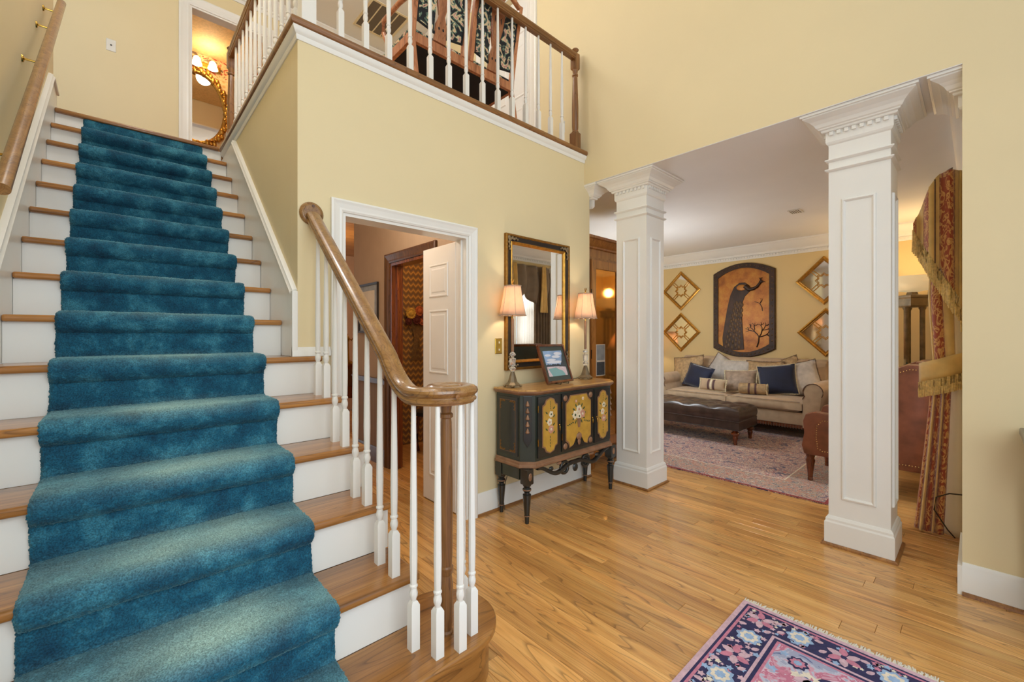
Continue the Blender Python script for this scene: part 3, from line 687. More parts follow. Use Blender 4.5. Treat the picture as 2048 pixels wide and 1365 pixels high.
pts = [(YW+.03, 6*R_+.002), (YW+.03, nz(YW+.03)+up), (4.16, nz(4.16)+up), (4.16, 2.935), (Y0+.02, 2.935), (Y0+.02, Z2-.2), (4.4, nz(4.4)-.35), (2.72, 6*R_)]
P_(MB().prism(pts, XS-.020, XS-.001, 'x').build('skirt_board', 'white_trim'))
cp2 = [(-a, b) for a, b in cappr]
yk = YW+.02
P_(MB().sweep(cp2, [(XS-.004, yk, nz(yk)+up), (XS-.004, 4.16, nz(4.16)+up)]).build('skirt_cap', 'white_trim', smooth=40))
P_(MB().box(XS-.030, 4.14, nz(4.16)+up-.02, XS-.001, 4.175, 2.937).build('skirt_cap', 'white_trim', .004))
P_(MB().box(XS-.030, YW-.012, 6*R_+.001, XS-.001, YW+.03, nz(yk)+up+.004).build('skirt_cap', 'white_trim', .004))
# base cap round the wall corner on the sixth tread
P_(MB().prism([(YW-.0165, 0), (YW-.0005, 0), (YW-.0005, .05), (YW-.006, .05), (YW-.010, .036), (YW-.016, .026)], XS-.03, DX0-.071, 'x', Matrix.Translation((0, 0, 6*R_+.001))).build('base_cap', 'white_trim', smooth=40))

# ------------------------------------------------------------------ carpet runner
TH = 0.020
def runner_profile():
    """inner path hugging risers, nosings and treads (y, z)"""
    P = [(ny(1)+.03, 0.004)]
    for k in range(1, 15):
        y, z = ny(k), k*R_
        P += [(y+.030, z-.115), (y+.031, z-.074), (y+.030, z-.064), (y+.014, z-.056), (y-.006, z-.044), (y-.013, z-.024), (y-.008, z-.004), (y+.012, z+.004)]
        P += [(y+.05, z+.001), (y+.10, z+.001), (y+.16, z+.001), (y+.22, z+.001), (y+.262, z+.002), (y+.274, z+.010)]
        P += [(y+.2755, z+.05)]
    P += [(ny(15)+.030, Z2-.10), (ny(15)+.030, Z2-.034)]
    return P
IN = [Vector((0, a, b)) for a, b in runner_profile()]
nrm = []
for i in range(len(IN)):
    t = (IN[min(i+1, len(IN)-1)]-IN[max(i-1, 0)]).normalized(); nrm.append(Vector((0, -t.z, t.y)))
RX0, RX1 = -0.205, 0.548
xs = [RX0, RX0+.004, RX0+.014] + [RX0+.014+(RX1-RX0-.028)*i/26 for i in range(1, 26)] + [RX1-.014, RX1-.004, RX1]
fac = [0.35, 0.8, 1.0] + [1.0]*25 + [1.0, 0.8, 0.35]
vs = []; fs = []; wear_light = []
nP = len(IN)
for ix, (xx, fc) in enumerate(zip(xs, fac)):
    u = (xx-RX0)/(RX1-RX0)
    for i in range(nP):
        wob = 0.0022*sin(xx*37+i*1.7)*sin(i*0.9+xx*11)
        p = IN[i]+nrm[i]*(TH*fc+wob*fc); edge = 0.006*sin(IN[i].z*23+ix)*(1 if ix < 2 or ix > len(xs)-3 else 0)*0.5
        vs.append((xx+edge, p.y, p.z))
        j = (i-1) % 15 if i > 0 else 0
        band = {6: .2, 7: .6, 8: 1.0, 9: 1.0, 10: .8, 11: .62, 12: .45, 13: .15}.get(j if i > 0 else -1, 0.0)  # pale tread bands: trodden pile and light from above painted together
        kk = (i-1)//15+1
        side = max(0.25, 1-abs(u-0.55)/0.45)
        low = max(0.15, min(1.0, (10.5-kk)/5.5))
        wear_light.append(band*min(1, side*1.4)*low*0.95)
n0 = len(vs)
for ix, xx in enumerate((RX0, RX1)):
    for i in range(nP): p = IN[i]; vs.append((xx, p.y, p.z)); wear_light.append(0)
for ix in range(len(xs)-1):
    for i in range(nP-1): fs.append((ix*nP+i, ix*nP+i+1, (ix+1)*nP+i+1, (ix+1)*nP+i))
for i in range(nP-1):
    fs.append((n0+i, n0+i+1, i+1, i)); l = (len(xs)-1)*nP; fs.append((l+i, l+i+1, n0+nP+i+1, n0+nP+i))
me = bpy.data.meshes.new('stair_runner'); me.from_pydata([Vector(v) for v in vs], [], fs); me.update()
bm = bmesh.new(); bm.from_mesh(me); bmesh.ops.recalc_face_normals(bm, faces=bm.faces); bm.to_mesh(me); bm.free()
at = me.attributes.new('wear_light', 'FLOAT', 'POINT'); at.data.foreach_set('value', wear_light)
me.polygons.foreach_set('use_smooth', [True]*len(me.polygons))
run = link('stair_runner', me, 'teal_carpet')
sbm = run.modifiers.new('fine', 'SUBSURF'); sbm.levels = 3; sbm.render_levels = 3
for nm_, sc_, am_ in (('pile_clumps', 0.03, 0.0045), ('pile_tufts', 0.006, 0.011)):
    tx_ = bpy.data.textures.new(nm_, 'CLOUDS'); tx_.noise_scale = sc_; tx_.noise_depth = 2
    dm = run.modifiers.new(nm_, 'DISPLACE'); dm.texture = tx_; dm.strength = am_; dm.mid_level = 0.5; dm.texture_coords = 'LOCAL'
tag(run, 'teal blue pile carpet runner covering the stairs', 'carpet')

# ------------------------------------------------------------------ balusters and rails
def baluster_mesh(h, blk=0.175, w_=0.0165, rt=0.0085):
    mb = MB()
    mb.rect_lathe([(0, 0), (0, blk-.014), (-.007, blk)], -w_, w_, -w_, w_)
    pr = [(.0095, blk-.004), (.0105, blk+.006), (.0145, blk+.016), (.0152, blk+.028), (.012, blk+.042), (.011, blk+.046), (.0150, blk+.050), (.0150, blk+.056), (.0118, blk+.060), (.0125, blk+.075), (.0140, blk+.16), (.0125, blk+(h-blk)*.5), (rt, h)]
    mb.lathe(pr, 10)
    return mb.mesh('baluster', smooth=35)
sr = thing('stair_railing', 'oak handrail with spiral end over white stair balusters', 'railing', (0.918, 1.37, R_))
def PS(o): o.parent = sr; o.matrix_parent_inverse = Matrix.Translation((-0.918, -1.37, -R_)); return o
RAILX = 0.782
rz_ = lambda y: 2.005-0.825*(2.496-y)
VZ = 1.118
path = []
y = 2.470
while y > 1.60: path.append((RAILX, y, rz_(y))); y -= 0.06
ya, yb = 1.58, 1.372           # easing into the level spiral
za = rz_(ya)
for i in range(0, 9):
    u = i/8; yy = ya+(yb-ya)*u
    s = -0.825*(ya-yy)*(1-u*0.5)
    path.append((RAILX, yy, max(VZ, za+ (VZ-za)*(2*u-u*u))))
NCX, NCY = 0.918, 1.372
for i in range(1, 45):
    th = i/44*2*pi*1.42
    r = 0.136*math.exp(-0.19*th)
    path.append((NCX-r*cos(th), NCY-r*sin(th), VZ))
rp = [(-.019, -.033), (.019, -.033), (.021, -.027), (.028, -.024), (.029, -.017), (.023, -.011), (.023, -.006), (.032, .002), (.035, .011), (.032, .020), (.022, .027), (.008, .031), (-.008, .031), (-.022, .027), (-.032, .020), (-.035, .011), (-.032, .002), (-.023, -.006), (-.023, -.011), (-.029, -.017), (-.028, -.024), (-.021, -.027)]
PS(MB().sweep(rp, path).build('handrail', 'oak_rail', smooth=35))
PS(MB().lathe([(.001, .031), (.020, .030), (.030, .025), (.036, .015), (.036, -.030)], 18, (NCX, NCY, VZ)).build('volute_eye', 'oak_rail', smooth=45))
ros = [(0.0, 0.0), (.062, 0.0), (.064, .006), (.058, .014), (.046, .018), (.044, .022), (0.0, .024)]
PS(MB().lathe(ros, 28, (0, 0, 0), Matrix.Translation((RAILX, YW-.0005, 2.005)) @ Matrix.Rotation(pi/2, 4, 'X')).build('rosette', 'oak_rail', smooth=40))
PS(MB().lathe([(0, 0), (.008, 0), (.008, .001), (0, .001)], 10, (0, 0, 0), Matrix.Translation((RAILX+.004, YW-.0246, 2.045)) @ Matrix.Rotation(pi/2, 4, 'X')).build('plug', 'walnut'))
hb = {}
def bal_at(x, y, zb, zt):
    h = round(zt-zb, 3)
    if h not in hb: hb[h] = baluster_mesh(h)
    o = link('baluster', hb[h], 'white_trim'); o.location = (x, y, zb); PS(o); return o
for k in range(2, 6):
    for dy in (0.050, 0.173):
        y = ny(k)+dy; bal_at(RAILX, y, k*R_, rz_(y)-.024)
bal_at(RAILX, 1.378, R_, VZ-.028)
for (x, y) in ((0.826, 1.288), (0.905, 1.262), (0.988, 1.303), (1.008, 1.392)): bal_at(x, y, R_, VZ-.028)
nw = MB().lathe([(.026, 0), (.026, .006), (.020, .012), (.023, .04), (.026, .18), (.021, .22), (.024, .225), (.024, .235), (.027, .24), (.027, .25), (.022, .256), (.024, .30), (.0255, .55), (.021, .80), (.019, .815), (.026, .820), (.026, .832), (.019, .838), (.021, .858), (.024, VZ-R_-.028)], 18)
o = nw.build('newel_post', 'oak_vert', smooth=35); o.location = (NCX, NCY, R_); PS(o)
PS(MB().lathe([(0, 0), (.009, 0), (.009, .002), (0, .003)], 10, (0, 0, 0), Matrix.Translation((.872, 1.232, VZ)) @ Matrix.Rotation(pi/2, 4, 'X') ).build('plug', 'oak_x'))

# balcony railing
br = thing('balcony_railing', 'oak handrail and white balusters along the upstairs balcony', 'railing', (0.76, 2.53, Z2))
def PB(o): o.parent = br; o.matrix_parent_inverse = Matrix.Translation((-0.76, -2.53, -Z2)); return o
BH = 0.865
me = baluster_mesh(BH-.024, 0.20)
for i in range(14): PB(link('baluster', me, 'white_trim', loc=(0.955+0.1518*i, 2.53, Z2)))
for i in range(13): PB(link('baluster', me, 'white_trim', loc=(0.76, 2.70+0.145*i, Z2)))
PB(MB().sweep(rp, [(0.79, 2.53, Z2+BH), (3.10, 2.53, Z2+BH)]).build('handrail', 'oak_x', smooth=45))
PB(MB().sweep(rp, [(0.76, 2.56, Z2+BH), (0.76, 4.62, Z2+BH)]).build('handrail', 'oak_rail', smooth=35))
def newel(x, y, h=.94, b=.036):
    mb = MB().rect_lathe([(0, 0), (0, .155), (-.008, .165)], -b, b, -b, b).rect_lathe([(-.010, h-.20), (0, h-.185), (0, h-.05), (-.012, h-.04)], -b+.006, b-.006, -b+.006, b-.006)
    mb.lathe([(.030, .160), (.034, .168), (.026, .178), (.030, .22), (.030, .40), (.022, h-.27), (.020, h-.258), (.028, h-.25), (.028, h-.24), (.020, h-.232), (.026, h-.20), (.026, h-.19)], 16)
    mb.lathe([(.016, h-.042), (.014, h-.03), (.028, h-.020), (.034, h-.010), (.028, h-.002), (.0, h)], 16)
    o = mb.build('newel_post', 'oak_vert', smooth=35); o.location = (x, y, Z2); PB(o)
newel(3.115, 2.53); newel(0.76, 4.665)
o = MB().rect_lathe([(0, 0), (0, 1.15), (.012, 1.16), (.012, 1.18), (0, 1.20)], -.038, .038, -.038, .038).build('corner_post', 'white_trim'); o.location = (0.772, 2.535, Z2); PB(o)

# wall handrail on the left
wh = thing('wall_handrail', 'round oak handrail on brass brackets on the left wall', 'handrail', (-0.30, 2.27, 1.83))
def PH(o): o.parent = wh; o.matrix_parent_inverse = Matrix.Translation((0.30, -2.27, -1.83)); return o
A, B = Vector((-0.297, 2.26, 1.835)), Vector((-0.297, 4.33, 3.655))
PH(MB().tube([A, A+(B-A)*.5, B], 0.023, 14).build('rail', 'oak_rail', smooth=50))
for u in (0.13, 0.55, 0.80, 0.955):
    p = A+(B-A)*u
    o = MB().tube([p+Vector((0, 0, -.018)), p+Vector((-.03, 0, -.045)), p+Vector((-.072, 0, -.045))], .006, 8).lathe([(0, 0), (.020, 0), (.018, .006), (.008, .010), (0, .010)], 12, (0, 0, 0), Matrix.Translation((XL+.0005, p.y, p.z-.045)) @ Matrix.Rotation(pi/2, 4, 'Y')).build('bracket', 'brass', smooth=40); PH(o)

# ------------------------------------------------------------------ plates
def plate(name, label, cat, mtx, w_, h_, mat, hole='plate_dark', kind='outlet'):
    o = MB().rect_lathe([(0, 0), (0, .003), (-.004, .006)], -w_/2, w_/2, -h_/2, h_/2).build(name, mat); o.matrix_world = mtx; tag(o, label, cat)
    if kind == 'outlet': MB().lathe([(0, .006), (.008, .006), (.008, .010), (0, .010)], 10).build('socket', hole, o)
    elif kind == 'switch':
        for s in (-1, 1): MB().box(-.004, s*.028-.008, .006, .004, s*.028+.008, .014).build('toggle', hole, o)
    elif kind == 'duplex':
        for s in (-1, 1): MB().box(-.013, s*.022-.012, .006, .013, s*.022+.012, .0075).build('socket', hole, o)
    return o
FY = lambda x, y, z: Matrix(((1, 0, 0, x), (0, 0, -1, y), (0, 1, 0, z), (0, 0, 0, 1)))     # faces -Y
FX = lambda x, y, z: Matrix(((0, 0, -1, x), (-1, 0, 0, y), (0, 1, 0, z), (0, 0, 0, 1)))    # faces -X
plate('wall_jack', 'white jack plate high on the wall above the stairs', 'wall plate', FY(-0.062, 5.9995, 4.30), .075, .12, 'plate_white')
plate('light_switch', 'ornate brass switch plate beside the wall mirror', 'light switch', FY(2.146, YW-.0005, 1.25), .07, .118, 'brass', 'cream_paint', 'switch')
plate('wall_outlet', 'white outlet upstairs behind the last balusters', 'wall plate', FX(XC-.0005, 2.765, 3.37), .07, .115, 'plate_white', 'plate_dark', 'duplex')

# return-air grille in the upper ceiling
gr = thing('return_air_grille', 'beige return air grille in the upstairs ceiling', 'vent', (2.55, 5.34, 5.489))
MB().box(-.26, -.30, -.006, .26, -.27, .0).box(-.26, .27, -.006, .26, .30, 0).box(-.26, -.27, -.006, -.23, .27, 0).box(.23, -.27, -.006, .26, .27, 0).build('frame', 'lining_cream', gr)
bx('filter', 'grille_dark', gr, -.23, -.27, -.002, .23, .27, 0)
for i in range(1, 4): bx('slat', 'lining_cream', gr, -.23+.115*i-.007, -.27, -.005, -.23+.115*i+.007, .27, -.002)
# living room ceiling register
cv = thing('ceiling_register', 'small square white vent in the living room ceiling', 'vent', (5.63, 1.40, ZC))
MB().box(-.09, -.06, -.008, .09, .06, 0).build('frame', 'plate_white', cv, .002)
for i in range(5): bx('slat', 'grille_dark', cv, -.07, -.042+i*.02, -.0095, .07, -.034+i*.02, -.008)

# ------------------------------------------------------------------ white door leaf
dl = thing('door_leaf', 'narrow white panelled door standing open in the doorway', 'door', (1.838, YW+.130, 0.012), 0)
DW, DH, DT = 0.455, 2.015, 0.035
core = MB().box(0, 0, 0, DT, DW, DH).build('leaf', 'white_trim', dl, .002)
for side, xx in ((-1, -.0005), (1, DT+.0005)):
    for z0, z1 in ((.20, .86), (1.02, 1.52), (1.62, 1.88)):
        m_ = Matrix(((0, 0, side, xx), (1, 0, 0, 0), (0, 1, 0, 0), (0, 0, 0, 1)))
        MB().rect_lathe([(0, 0), (-.004, .006), (-.012, .007), (-.02, .001), (-.034, .001), (-.045, .005), (-.046, .005)], .095, DW-.095, z0, z1, m_).build('panel', 'white_trim', dl)
for z in (.22, 1.02, 1.74):
    MB().box(DT-.004, -.012, z, DT+.003, .014, z+.09).lathe([(.005, z-.004), (.005, z+.094)], 8, (DT+.002, -.010, 0)).build('hinge', 'brass', dl, smooth=40)

# ------------------------------------------------------------------ painted console cabinet
cb = thing('console_cabinet', 'black painted console cabinet with floral ochre doors on turned legs', 'cabinet', (2.105, 2.135, 0))
CW, CD = 1.06, 0.33            # body width, depth (local x, y)
ch = 0.075                     # clipped corners
oct_ = lambda o: [(ch-o*.4, -o), (CW-ch+o*.4, -o), (CW+o, ch-o*.4), (CW+o, CD), (-o, CD), (-o, ch-o*.4)]
def octlathe(prof):
    vs = []; fs = []
    for o, z in prof: vs += [(p[0], p[1], z) for p in oct_(o)]
    n = 6
    for q in range(len(prof)-1):
        for i in range(n): fs.append((q*n+i, q*n+(i+1) % n, (q+1)*n+(i+1) % n, (q+1)*n+i))
    fs += [tuple(range(n))[::-1], tuple(range((len(prof)-1)*n, len(prof)*n))]
    return MB().add(vs, fs)
octlathe([(0, .43), (0, .915)]).build('body', 'dark_green_lacquer', cb)
octlathe([(.008, .905), (.014, .910), (.020, .918), (.030, .924), (.032, .936), (.026, .945)]).build('top', 'console_top_wood', cb, smooth=30)
octlathe([(.008, .905), (.014, .909), (.021, .9165), (.0305, .923), (.0325, .934)]).build('top_edge', 'bronze_paint', cb, smooth=30)
octlathe([(.012, .385), (.020, .392), (.020, .404), (.012, .412), (.012, .424), (.004, .431)]).build('waist_moulding', 'bronze_paint', cb, smooth=30)
# doors
def doorpoly(x0, x1, z0, z1, top=True):
    w_ = x1-x0; s = w_*.16
    if top:
        pts = [(x0, z0+.05), (x0+s*.5, z0+.042), (x0+s, z0+.012)] + [(x0+w_*.5+(w_*.34)*cos(a), z0+.012-0.018*sin(a)*1.0) for a in [pi*(1+i/8) for i in range(1, 8)]]
        pts = [(x0, z0+.055), (x0+s, z0+.045), (x0+s*1.6, z0+.015), (x0+w_*.5, z0), (x1-s*1.6, z0+.015), (x1-s, z0+.045), (x1, z0+.055)]
        pts += [(x1, z1-.055), (x1-s, z1-.045), (x1-s*1.6, z1-.015), (x0+w_*.5, z1), (x0+s*1.6, z1-.015), (x0+s, z1-.045), (x0, z1-.055)]
        return pts
    c = .045
    pts = [(x0+c, z0), (x0+w_*.28, z0+.012), (x0+w_*.38, z0+.06), (x0+w_*.5, z0+.105), (x0+w_*.62, z0+.06), (x0+w_*.72, z0+.012), (x1-c, z0)]
    pts += [(x1-c*.7, z0+c*.8), (x1, z0+c*1.3), (x1, z1-c*1.3), (x1-c*.7, z1-c*.8), (x1-c*1.2, z1), (x0+c*1.2, z1), (x0+c*.7, z1-c*.8), (x0, z1-c*1.3), (x0, z0+c*1.3), (x0+c*.7, z0+c*.8)]
    return pts
def grow(poly, d):
    cx = sum(p[0] for p in poly)/len(poly); cz = sum(p[1] for p in poly)/len(poly)
    return [(p[0]+d*(1 if p[0] > cx+.002 else (-1 if p[0] < cx-.002 else 0)), p[1]+d*(1 if p[1] > cz else -1)) for p in poly]
def flower(par, x, z, r, y, mats):
    for i in range(5):
        a = i*2*pi/5+x*9
        MB().ball((x+r*.55*cos(a), y, z+r*.55*sin(a)), r*.5, .0018, r*.5, 8).build('painted_petal', mats[0], par, smooth=60)
    MB().ball((x, y-.001, z), r*.34, .002, r*.34, 8).build('painted_petal', mats[1], par, smooth=60)
def leaf(par, x, z, a, l, y):
    m_ = Matrix.Translation((x, y, z)) @ Matrix.Rotation(a, 4, 'Y')
    MB().ball((0, 0, l*.5), l*.22, .0015, l*.5, 6, m_).build('painted_leaf', 'leaf_paint', par, smooth=60)
for i, (x0, x1) in enumerate(((.095, .335), (.352, .738), (.755, .975))):
    d = MB().box(x0, -.014, .452, x1, -.0005, .890).build('door', 'black_lacquer', cb, .003)
    y = -.0145
    if i == 1: poly = doorpoly(x0+.045, x1-.045, .478, .866, False)
    else: poly = doorpoly(x0+.045, x1-.045, .478, .872, True)
    MB().prism(grow(poly, .008), y-.004, y+.0002, 'y').build('panel_rim', 'bronze_paint', d)
    pn = MB().prism(poly, y-.0055, y-.003, 'y').build('panel', 'ochre_paint', d)
    xc = (x0+x1)/2; yy = y-.006
    if i == 1:
        flower(d, xc-.045, .715, .034, yy, ('cream_paint', 'leaf_paint')); flower(d, xc+.045, .715, .034, yy, ('rose_paint', 'cream_paint')); flower(d, xc, .755, .034, yy, ('cream_paint', 'rose_paint')); flower(d, xc+.005, .700, .028, yy, ('cream_paint', 'leaf_paint'))
        for a in range(12): leaf(d, xc+.055*cos(a*.52), .722+.055*sin(a*.52), pi/2-a*.52, .035, yy+.0005)
        flower(d, xc+.05, .835, .014, yy, ('cream_paint', 'rose_paint')); flower(d, xc-.035, .822, .013, yy, ('rose_paint', 'cream_paint'))
        MB().prism([(xc-.024, .685), (xc+.024, .685), (xc+.012, .615), (xc-.012, .615)], yy-.003, yy+.001, 'y').build('painted_basket', 'bronze_paint', d)
        for sx in (-1, 1):
            for q in range(4): leaf(d, xc+sx*(.06+.02*q), .655-.005*q, sx*1.2, .024, yy+.0005)
        # carved shell at the foot and round bosses at the corners
        MB().ball((xc, yy-.002, .545), .034, .010, .030, 10).ball((xc, yy-.002, .505), .018, .008, .030, 8).build('carved_urn', 'bronze_paint', d, smooth=60)
        for sx, sz in ((-1, 1), (1, 1), (-1, -1), (1, -1)):
            MB().lathe([(0, .010), (.014, .008), (.022, .003), (.024, 0)], 12, (0, 0, 0), FY(xc+sx*.155, y, .672+sz*.182)).build('boss', 'bronze_paint', d, smooth=50)
    else:
        for q in range(3): flower(d, xc+.008*(-1)**q, .645+.055*q, .030-.003*q, yy, (('rose_paint', 'cream_paint'), ('cream_paint', 'rose_paint'), ('cream_paint', 'leaf_paint'))[q])
        for q in range(7): leaf(d, xc+.028*(-1)**q, .61+.03*q, (.9 if q % 2 == 0 else -.9), .030, yy+.0005)
        for q in range(4): leaf(d, xc, .60-.022*q, pi, .020, yy+.0005); leaf(d, xc, .79+.016*q, 0, .016, yy+.0005)
    hx = (x1-.02) if i < 2 else (x0+.02)
    MB().ball((hx, -.020, .665), .007, .008, .007, 8).ball((hx, -.026, .640), .0045, .004, .020, 8).build('pull', 'brass', d, smooth=60)
    for z in (.54, .78): bx('hinge', 'brass', d, (x0-.004) if i < 2 else (x1-.001), -.0155, z, (x0+.002) if i < 2 else (x1+.005), -.010, z+.05)
# side panel with gilt line and corner scrolls
sp = MB().box(-.006, .095, .462, .0005, CD-.02, .885).build('side_panel', 'black_lacquer', cb, .002)
for a in ((-.0072, .118, .485, -.0062, .1205, .862), (-.0072, CD-.0445, .485, -.0062, CD-.042, .862), (-.0072, .118, .485, -.0062, CD-.042, .4875), (-.0072, .118, .8595, -.0062, CD-.042, .862)):
    bx('gilt_line', 'bronze_paint', sp, *a)
for sy, yy in ((1, .118), (-1, CD-.042)):
    for sz, zz in ((1, .485), (-1, .862)):
        mb = MB()
        for q in range(6): mb.ball((-.007, yy+sy*(.006+.010*q), zz+sz*.006*(q % 2+1)), .001, .007, .0045, 6).ball((-.007, yy+sy*.006*(q % 2+1), zz+sz*(.006+.012*q)), .001, .0045, .007, 6)
        mb.build('gilt_scroll', 'gold_dark', sp, smooth=60)
# tassel carvings and pointed pilasters on the clipped corners
for x, y, a in ((ch*.5, ch*.5, -pi/4), (CW-ch*.5, ch*.5, pi/4)):
    m_ = Matrix.Translation((x, y, 0)) @ Matrix.Rotation(a, 4, 'Z')
    ps = MB(); ps.m = m_; ps.prism([(-.030, .585), (-.030, .90), (.030, .90), (.030, .585), (.0, .535)], -.010, .004, 'y'); po = ps.build('pilaster', 'black_lacquer', cb, .002)
    for q in range(5):
        z = .865-.048*q
        t_ = MB(); t_.m = m_ @ Matrix.Translation((0, -.012, z)); t_.lathe([(.0, .0), (.005, -.002), (.010, -.018), (.016, -.032), (.012, -.038), (.0, -.040)], 8); t_.build('tassel_carving', 'bronze_paint', po, smooth=50)
# apron with scrolls, legs
fa = MB()
curve = []
for i in range(61):
    u = i/60; curve.append((.10+u*(CW-.20), .006, .340+.040*cos(u*4*pi)-.035*math.exp(-((u-.5)/.10)**2)))
fa.sweep([(-.012, -.013), (.012, -.013), (.016, 0), (.012, .013), (-.012, .013), (-.016, 0)], curve)
for xx, r in ((.40, .045), (.66, .045)):
    fa.tube([(xx+r*cos(a*pi/8), .006, .325+r*sin(a*pi/8)) for a in range(16)], .012, 8, True)
fa.ball((.53, .004, .300), .030, .014, .034, 10)
for xx in (.25, .81): fa.ball((xx, .004, .345), .026, .012, .018, 8)
fa.build('apron', 'black_lacquer', cb, smooth=50)
for xx in (.33, .73): MB().ball((xx, -.004, .372), .030, .010, .012, 8).build('carving', 'bronze_paint', cb, smooth=60)
bx('side_apron', 'dark_green_lacquer', cb, -.004, .08, .300, .012, CD-.02, .386, bevel=.003)
bx('side_apron', 'dark_green_lacquer', cb, CW-.012, .08, .300, CW+.004, CD-.02, .386, bevel=.003)
legp = [(.014, 0), (.015, .008), (.017, .050), (.021, .052), (.021, .058), (.018, .060), (.030, .200), (.030, .206), (.020, .212), (.019, .222), (.031, .236), (.031, .246), (.020, .256), (.030, .270), (.030, .280)]
for x, y in ((.022, .028), (CW-.022, .028), (.022, CD-.028), (CW-.022, CD-.028)):
    lg = MB().lathe(legp, 16, (x, y, 0)).rect_lathe([(0, .278), (.003, .285), (.003, .386)], x-.030, x+.030, y-.030, y+.030).build('leg', 'black_lacquer', cb, smooth=35)
    MB().lathe([(.0205, .0525), (.0217, .0535), (.0217, .0575), (.0205, .0585)], 16, (x, y, 0)).build('gilt_ring', 'bronze_paint', lg, smooth=40)
    MB().lathe([(.030, .237), (.0316, .239), (.0316, .244), (.030, .246)], 16, (x, y, 0)).build('gilt_ring', 'bronze_paint', lg, smooth=40)
    if y < .1:
        MB().ball((x, y-.034, .335), .018, .006, .030, 8).ball((x, y-.036, .355), .010, .006, .010, 6).build('carved_rosette', 'bronze_paint', lg, smooth=60)

# ------------------------------------------------------------------ buffet lamps
def buffet_lamp(x, y, label, tilt):
    z0 = .9465
    t = thing('buffet_lamp', label, 'lamp', (x, y, z0), tilt, 'pair of crystal buffet lamps')
    MB().lathe([(.060, .010), (.062, .016), (.050, .026), (.040, .034), (.034, .050), (.024, .085), (.016, .108), (.016, .114)], 8, a0=pi/8).build('base', 'stone_bronze', t, smooth=20)
    for i in range(4):
        a = i*pi/2+pi/4; MB().ball((.060*cos(a), .060*sin(a), .008), .013, .013, .008, 8).build('foot', 'stone_bronze', t, smooth=60)
    MB().lathe([(.010, .114), (.022, .128), (.026, .140), (.012, .152), (.012, .156), (.020, .160), (.024, .205), (.026, .212), (.012, .218), (.010, .226), (.024, .238), (.022, .248), (.010, .262)], 8).build('crystal_stem', 'crystal', t)
    MB().lathe([(.010, .262), (.011, .270), (.011, .50), (.008, .515), (.0, .515)], 12).build('pole', 'bronze_paint', t, smooth=40)
    # bell shade with seams
    pr = [(.102, .535), (.094, .575), (.083, .630), (.073, .685), (.066, .735), (.064, .757)]
    sh = MB().lathe(pr, 12, cap=False).build('shade', 'lamp_shade_cloth', t, smooth=20)
    so = sh.modifiers.new('thick', 'SOLIDIFY'); so.thickness = .0015
    for q in range(6):
        a = q*pi/3
        MB().tube([(r*1.003*cos(a), r*1.003*sin(a), z) for r, z in pr], .0014, 5).build('seam', 'taupe_fabric', sh)
    MB().tube([(.102*cos(i*pi/12), .102*sin(i*pi/12), .536) for i in range(24)], .0032, 6, True).build('trim_band', 'taupe_fabric', sh, smooth=60)
    MB().tube([(.0645*cos(i*pi/12), .0645*sin(i*pi/12), .757) for i in range(24)], .0028, 6, True).build('trim_band', 'taupe_fabric', sh, smooth=60)
    MB().tube([(-.063, 0, .752), (0, 0, .762), (.063, 0, .752)], .0015, 5).lathe([(.004, .515), (.004, .765)], 6).build('harp', 'brass', t)
    fi = MB().lathe([(.004, .760), (.010, .768), (.006, .775), (.004, .782)], 8)
    for q in range(5):
        a = q*2*pi/5; fi.tube([(0, 0, .778), (.008*cos(a), .008*sin(a), .790), (.013*cos(a), .013*sin(a), .808)], .0028, 5, scale=[1, 1, .4])
    fi.build('finial', 'gold_leaf', t, smooth=40)
    MB().ball((0, 0, .62), .022, .022, .03, 8).build('bulb', 'lit_glass_shade', t, smooth=60)
    if tilt: MB().tube([(0, .04, .012), (-.05, .07, .004), (-.13, .09, .003)], .003, 6).build('cord', 'cable_dark', t, smooth=60)
    l = point('lamp_bulb', (x, y, z0+.64), 6.5, (1.0, .84, .62), .03)
    return t
buffet_lamp(2.175, 2.365, 'lit crystal buffet lamp on the left end of the console', 0)
buffet_lamp(3.055, 2.365, 'lit crystal buffet lamp on the right end of the console', .3)
# lamp cords
pts = [(2.60, 2.462, .46), (2.45, 2.462, .30), (2.33, 2.462, .26), (2.24, 2.462, .32), (2.19, 2.464, .20), (2.16, 2.45, .06), (2.155, 2.43, .008)]
tag(MB().tube(pts, .003, 6).build('power_cord', 'cable_dark', smooth=60), 'dark power cord hanging behind the console legs', 'cord')

# ------------------------------------------------------------------ framed photograph on an easel
pf = thing('framed_photograph', 'landscape photograph in a red wood frame leaning on the console', 'picture', (2.585, 2.245, .9475), radians(4))
FWd, FHt = .335, .320
tm = Matrix.Translation((0, 0, .010)) @ Matrix.Rotation(radians(-20), 4, 'X')
def tilted(mb): mb.m = tm; return mb
fr_ = tilted(MB())
for a in ((-FWd/2, -.008, 0, FWd/2, .010, .018), (-FWd/2, -.008, FHt-.018, FWd/2, .010, FHt), (-FWd/2, -.008, .018, -FWd/2+.018, .010, FHt-.018), (FWd/2-.018, -.008, .018, FWd/2, .010, FHt-.018)): fr_.box(*a)
fr_.build('frame', 'mahogany', pf, .003)
tilted(MB()).box(-FWd/2+.017, 0, .017, FWd/2-.017, .004, FHt-.017).build('mat_board', 'mat_dark', pf)
px0, px1, pz0, pz1 = -.120, .120, .055, .265
def pr_(name, mat, poly, d): return tilted(MB()).prism(poly, -d, .001, 'y').build(name, mat, pf)
pr_('print_sky', 'print_sky', [(px0, pz0), (px1, pz0), (px1, pz1), (px0, pz1)], .0006)
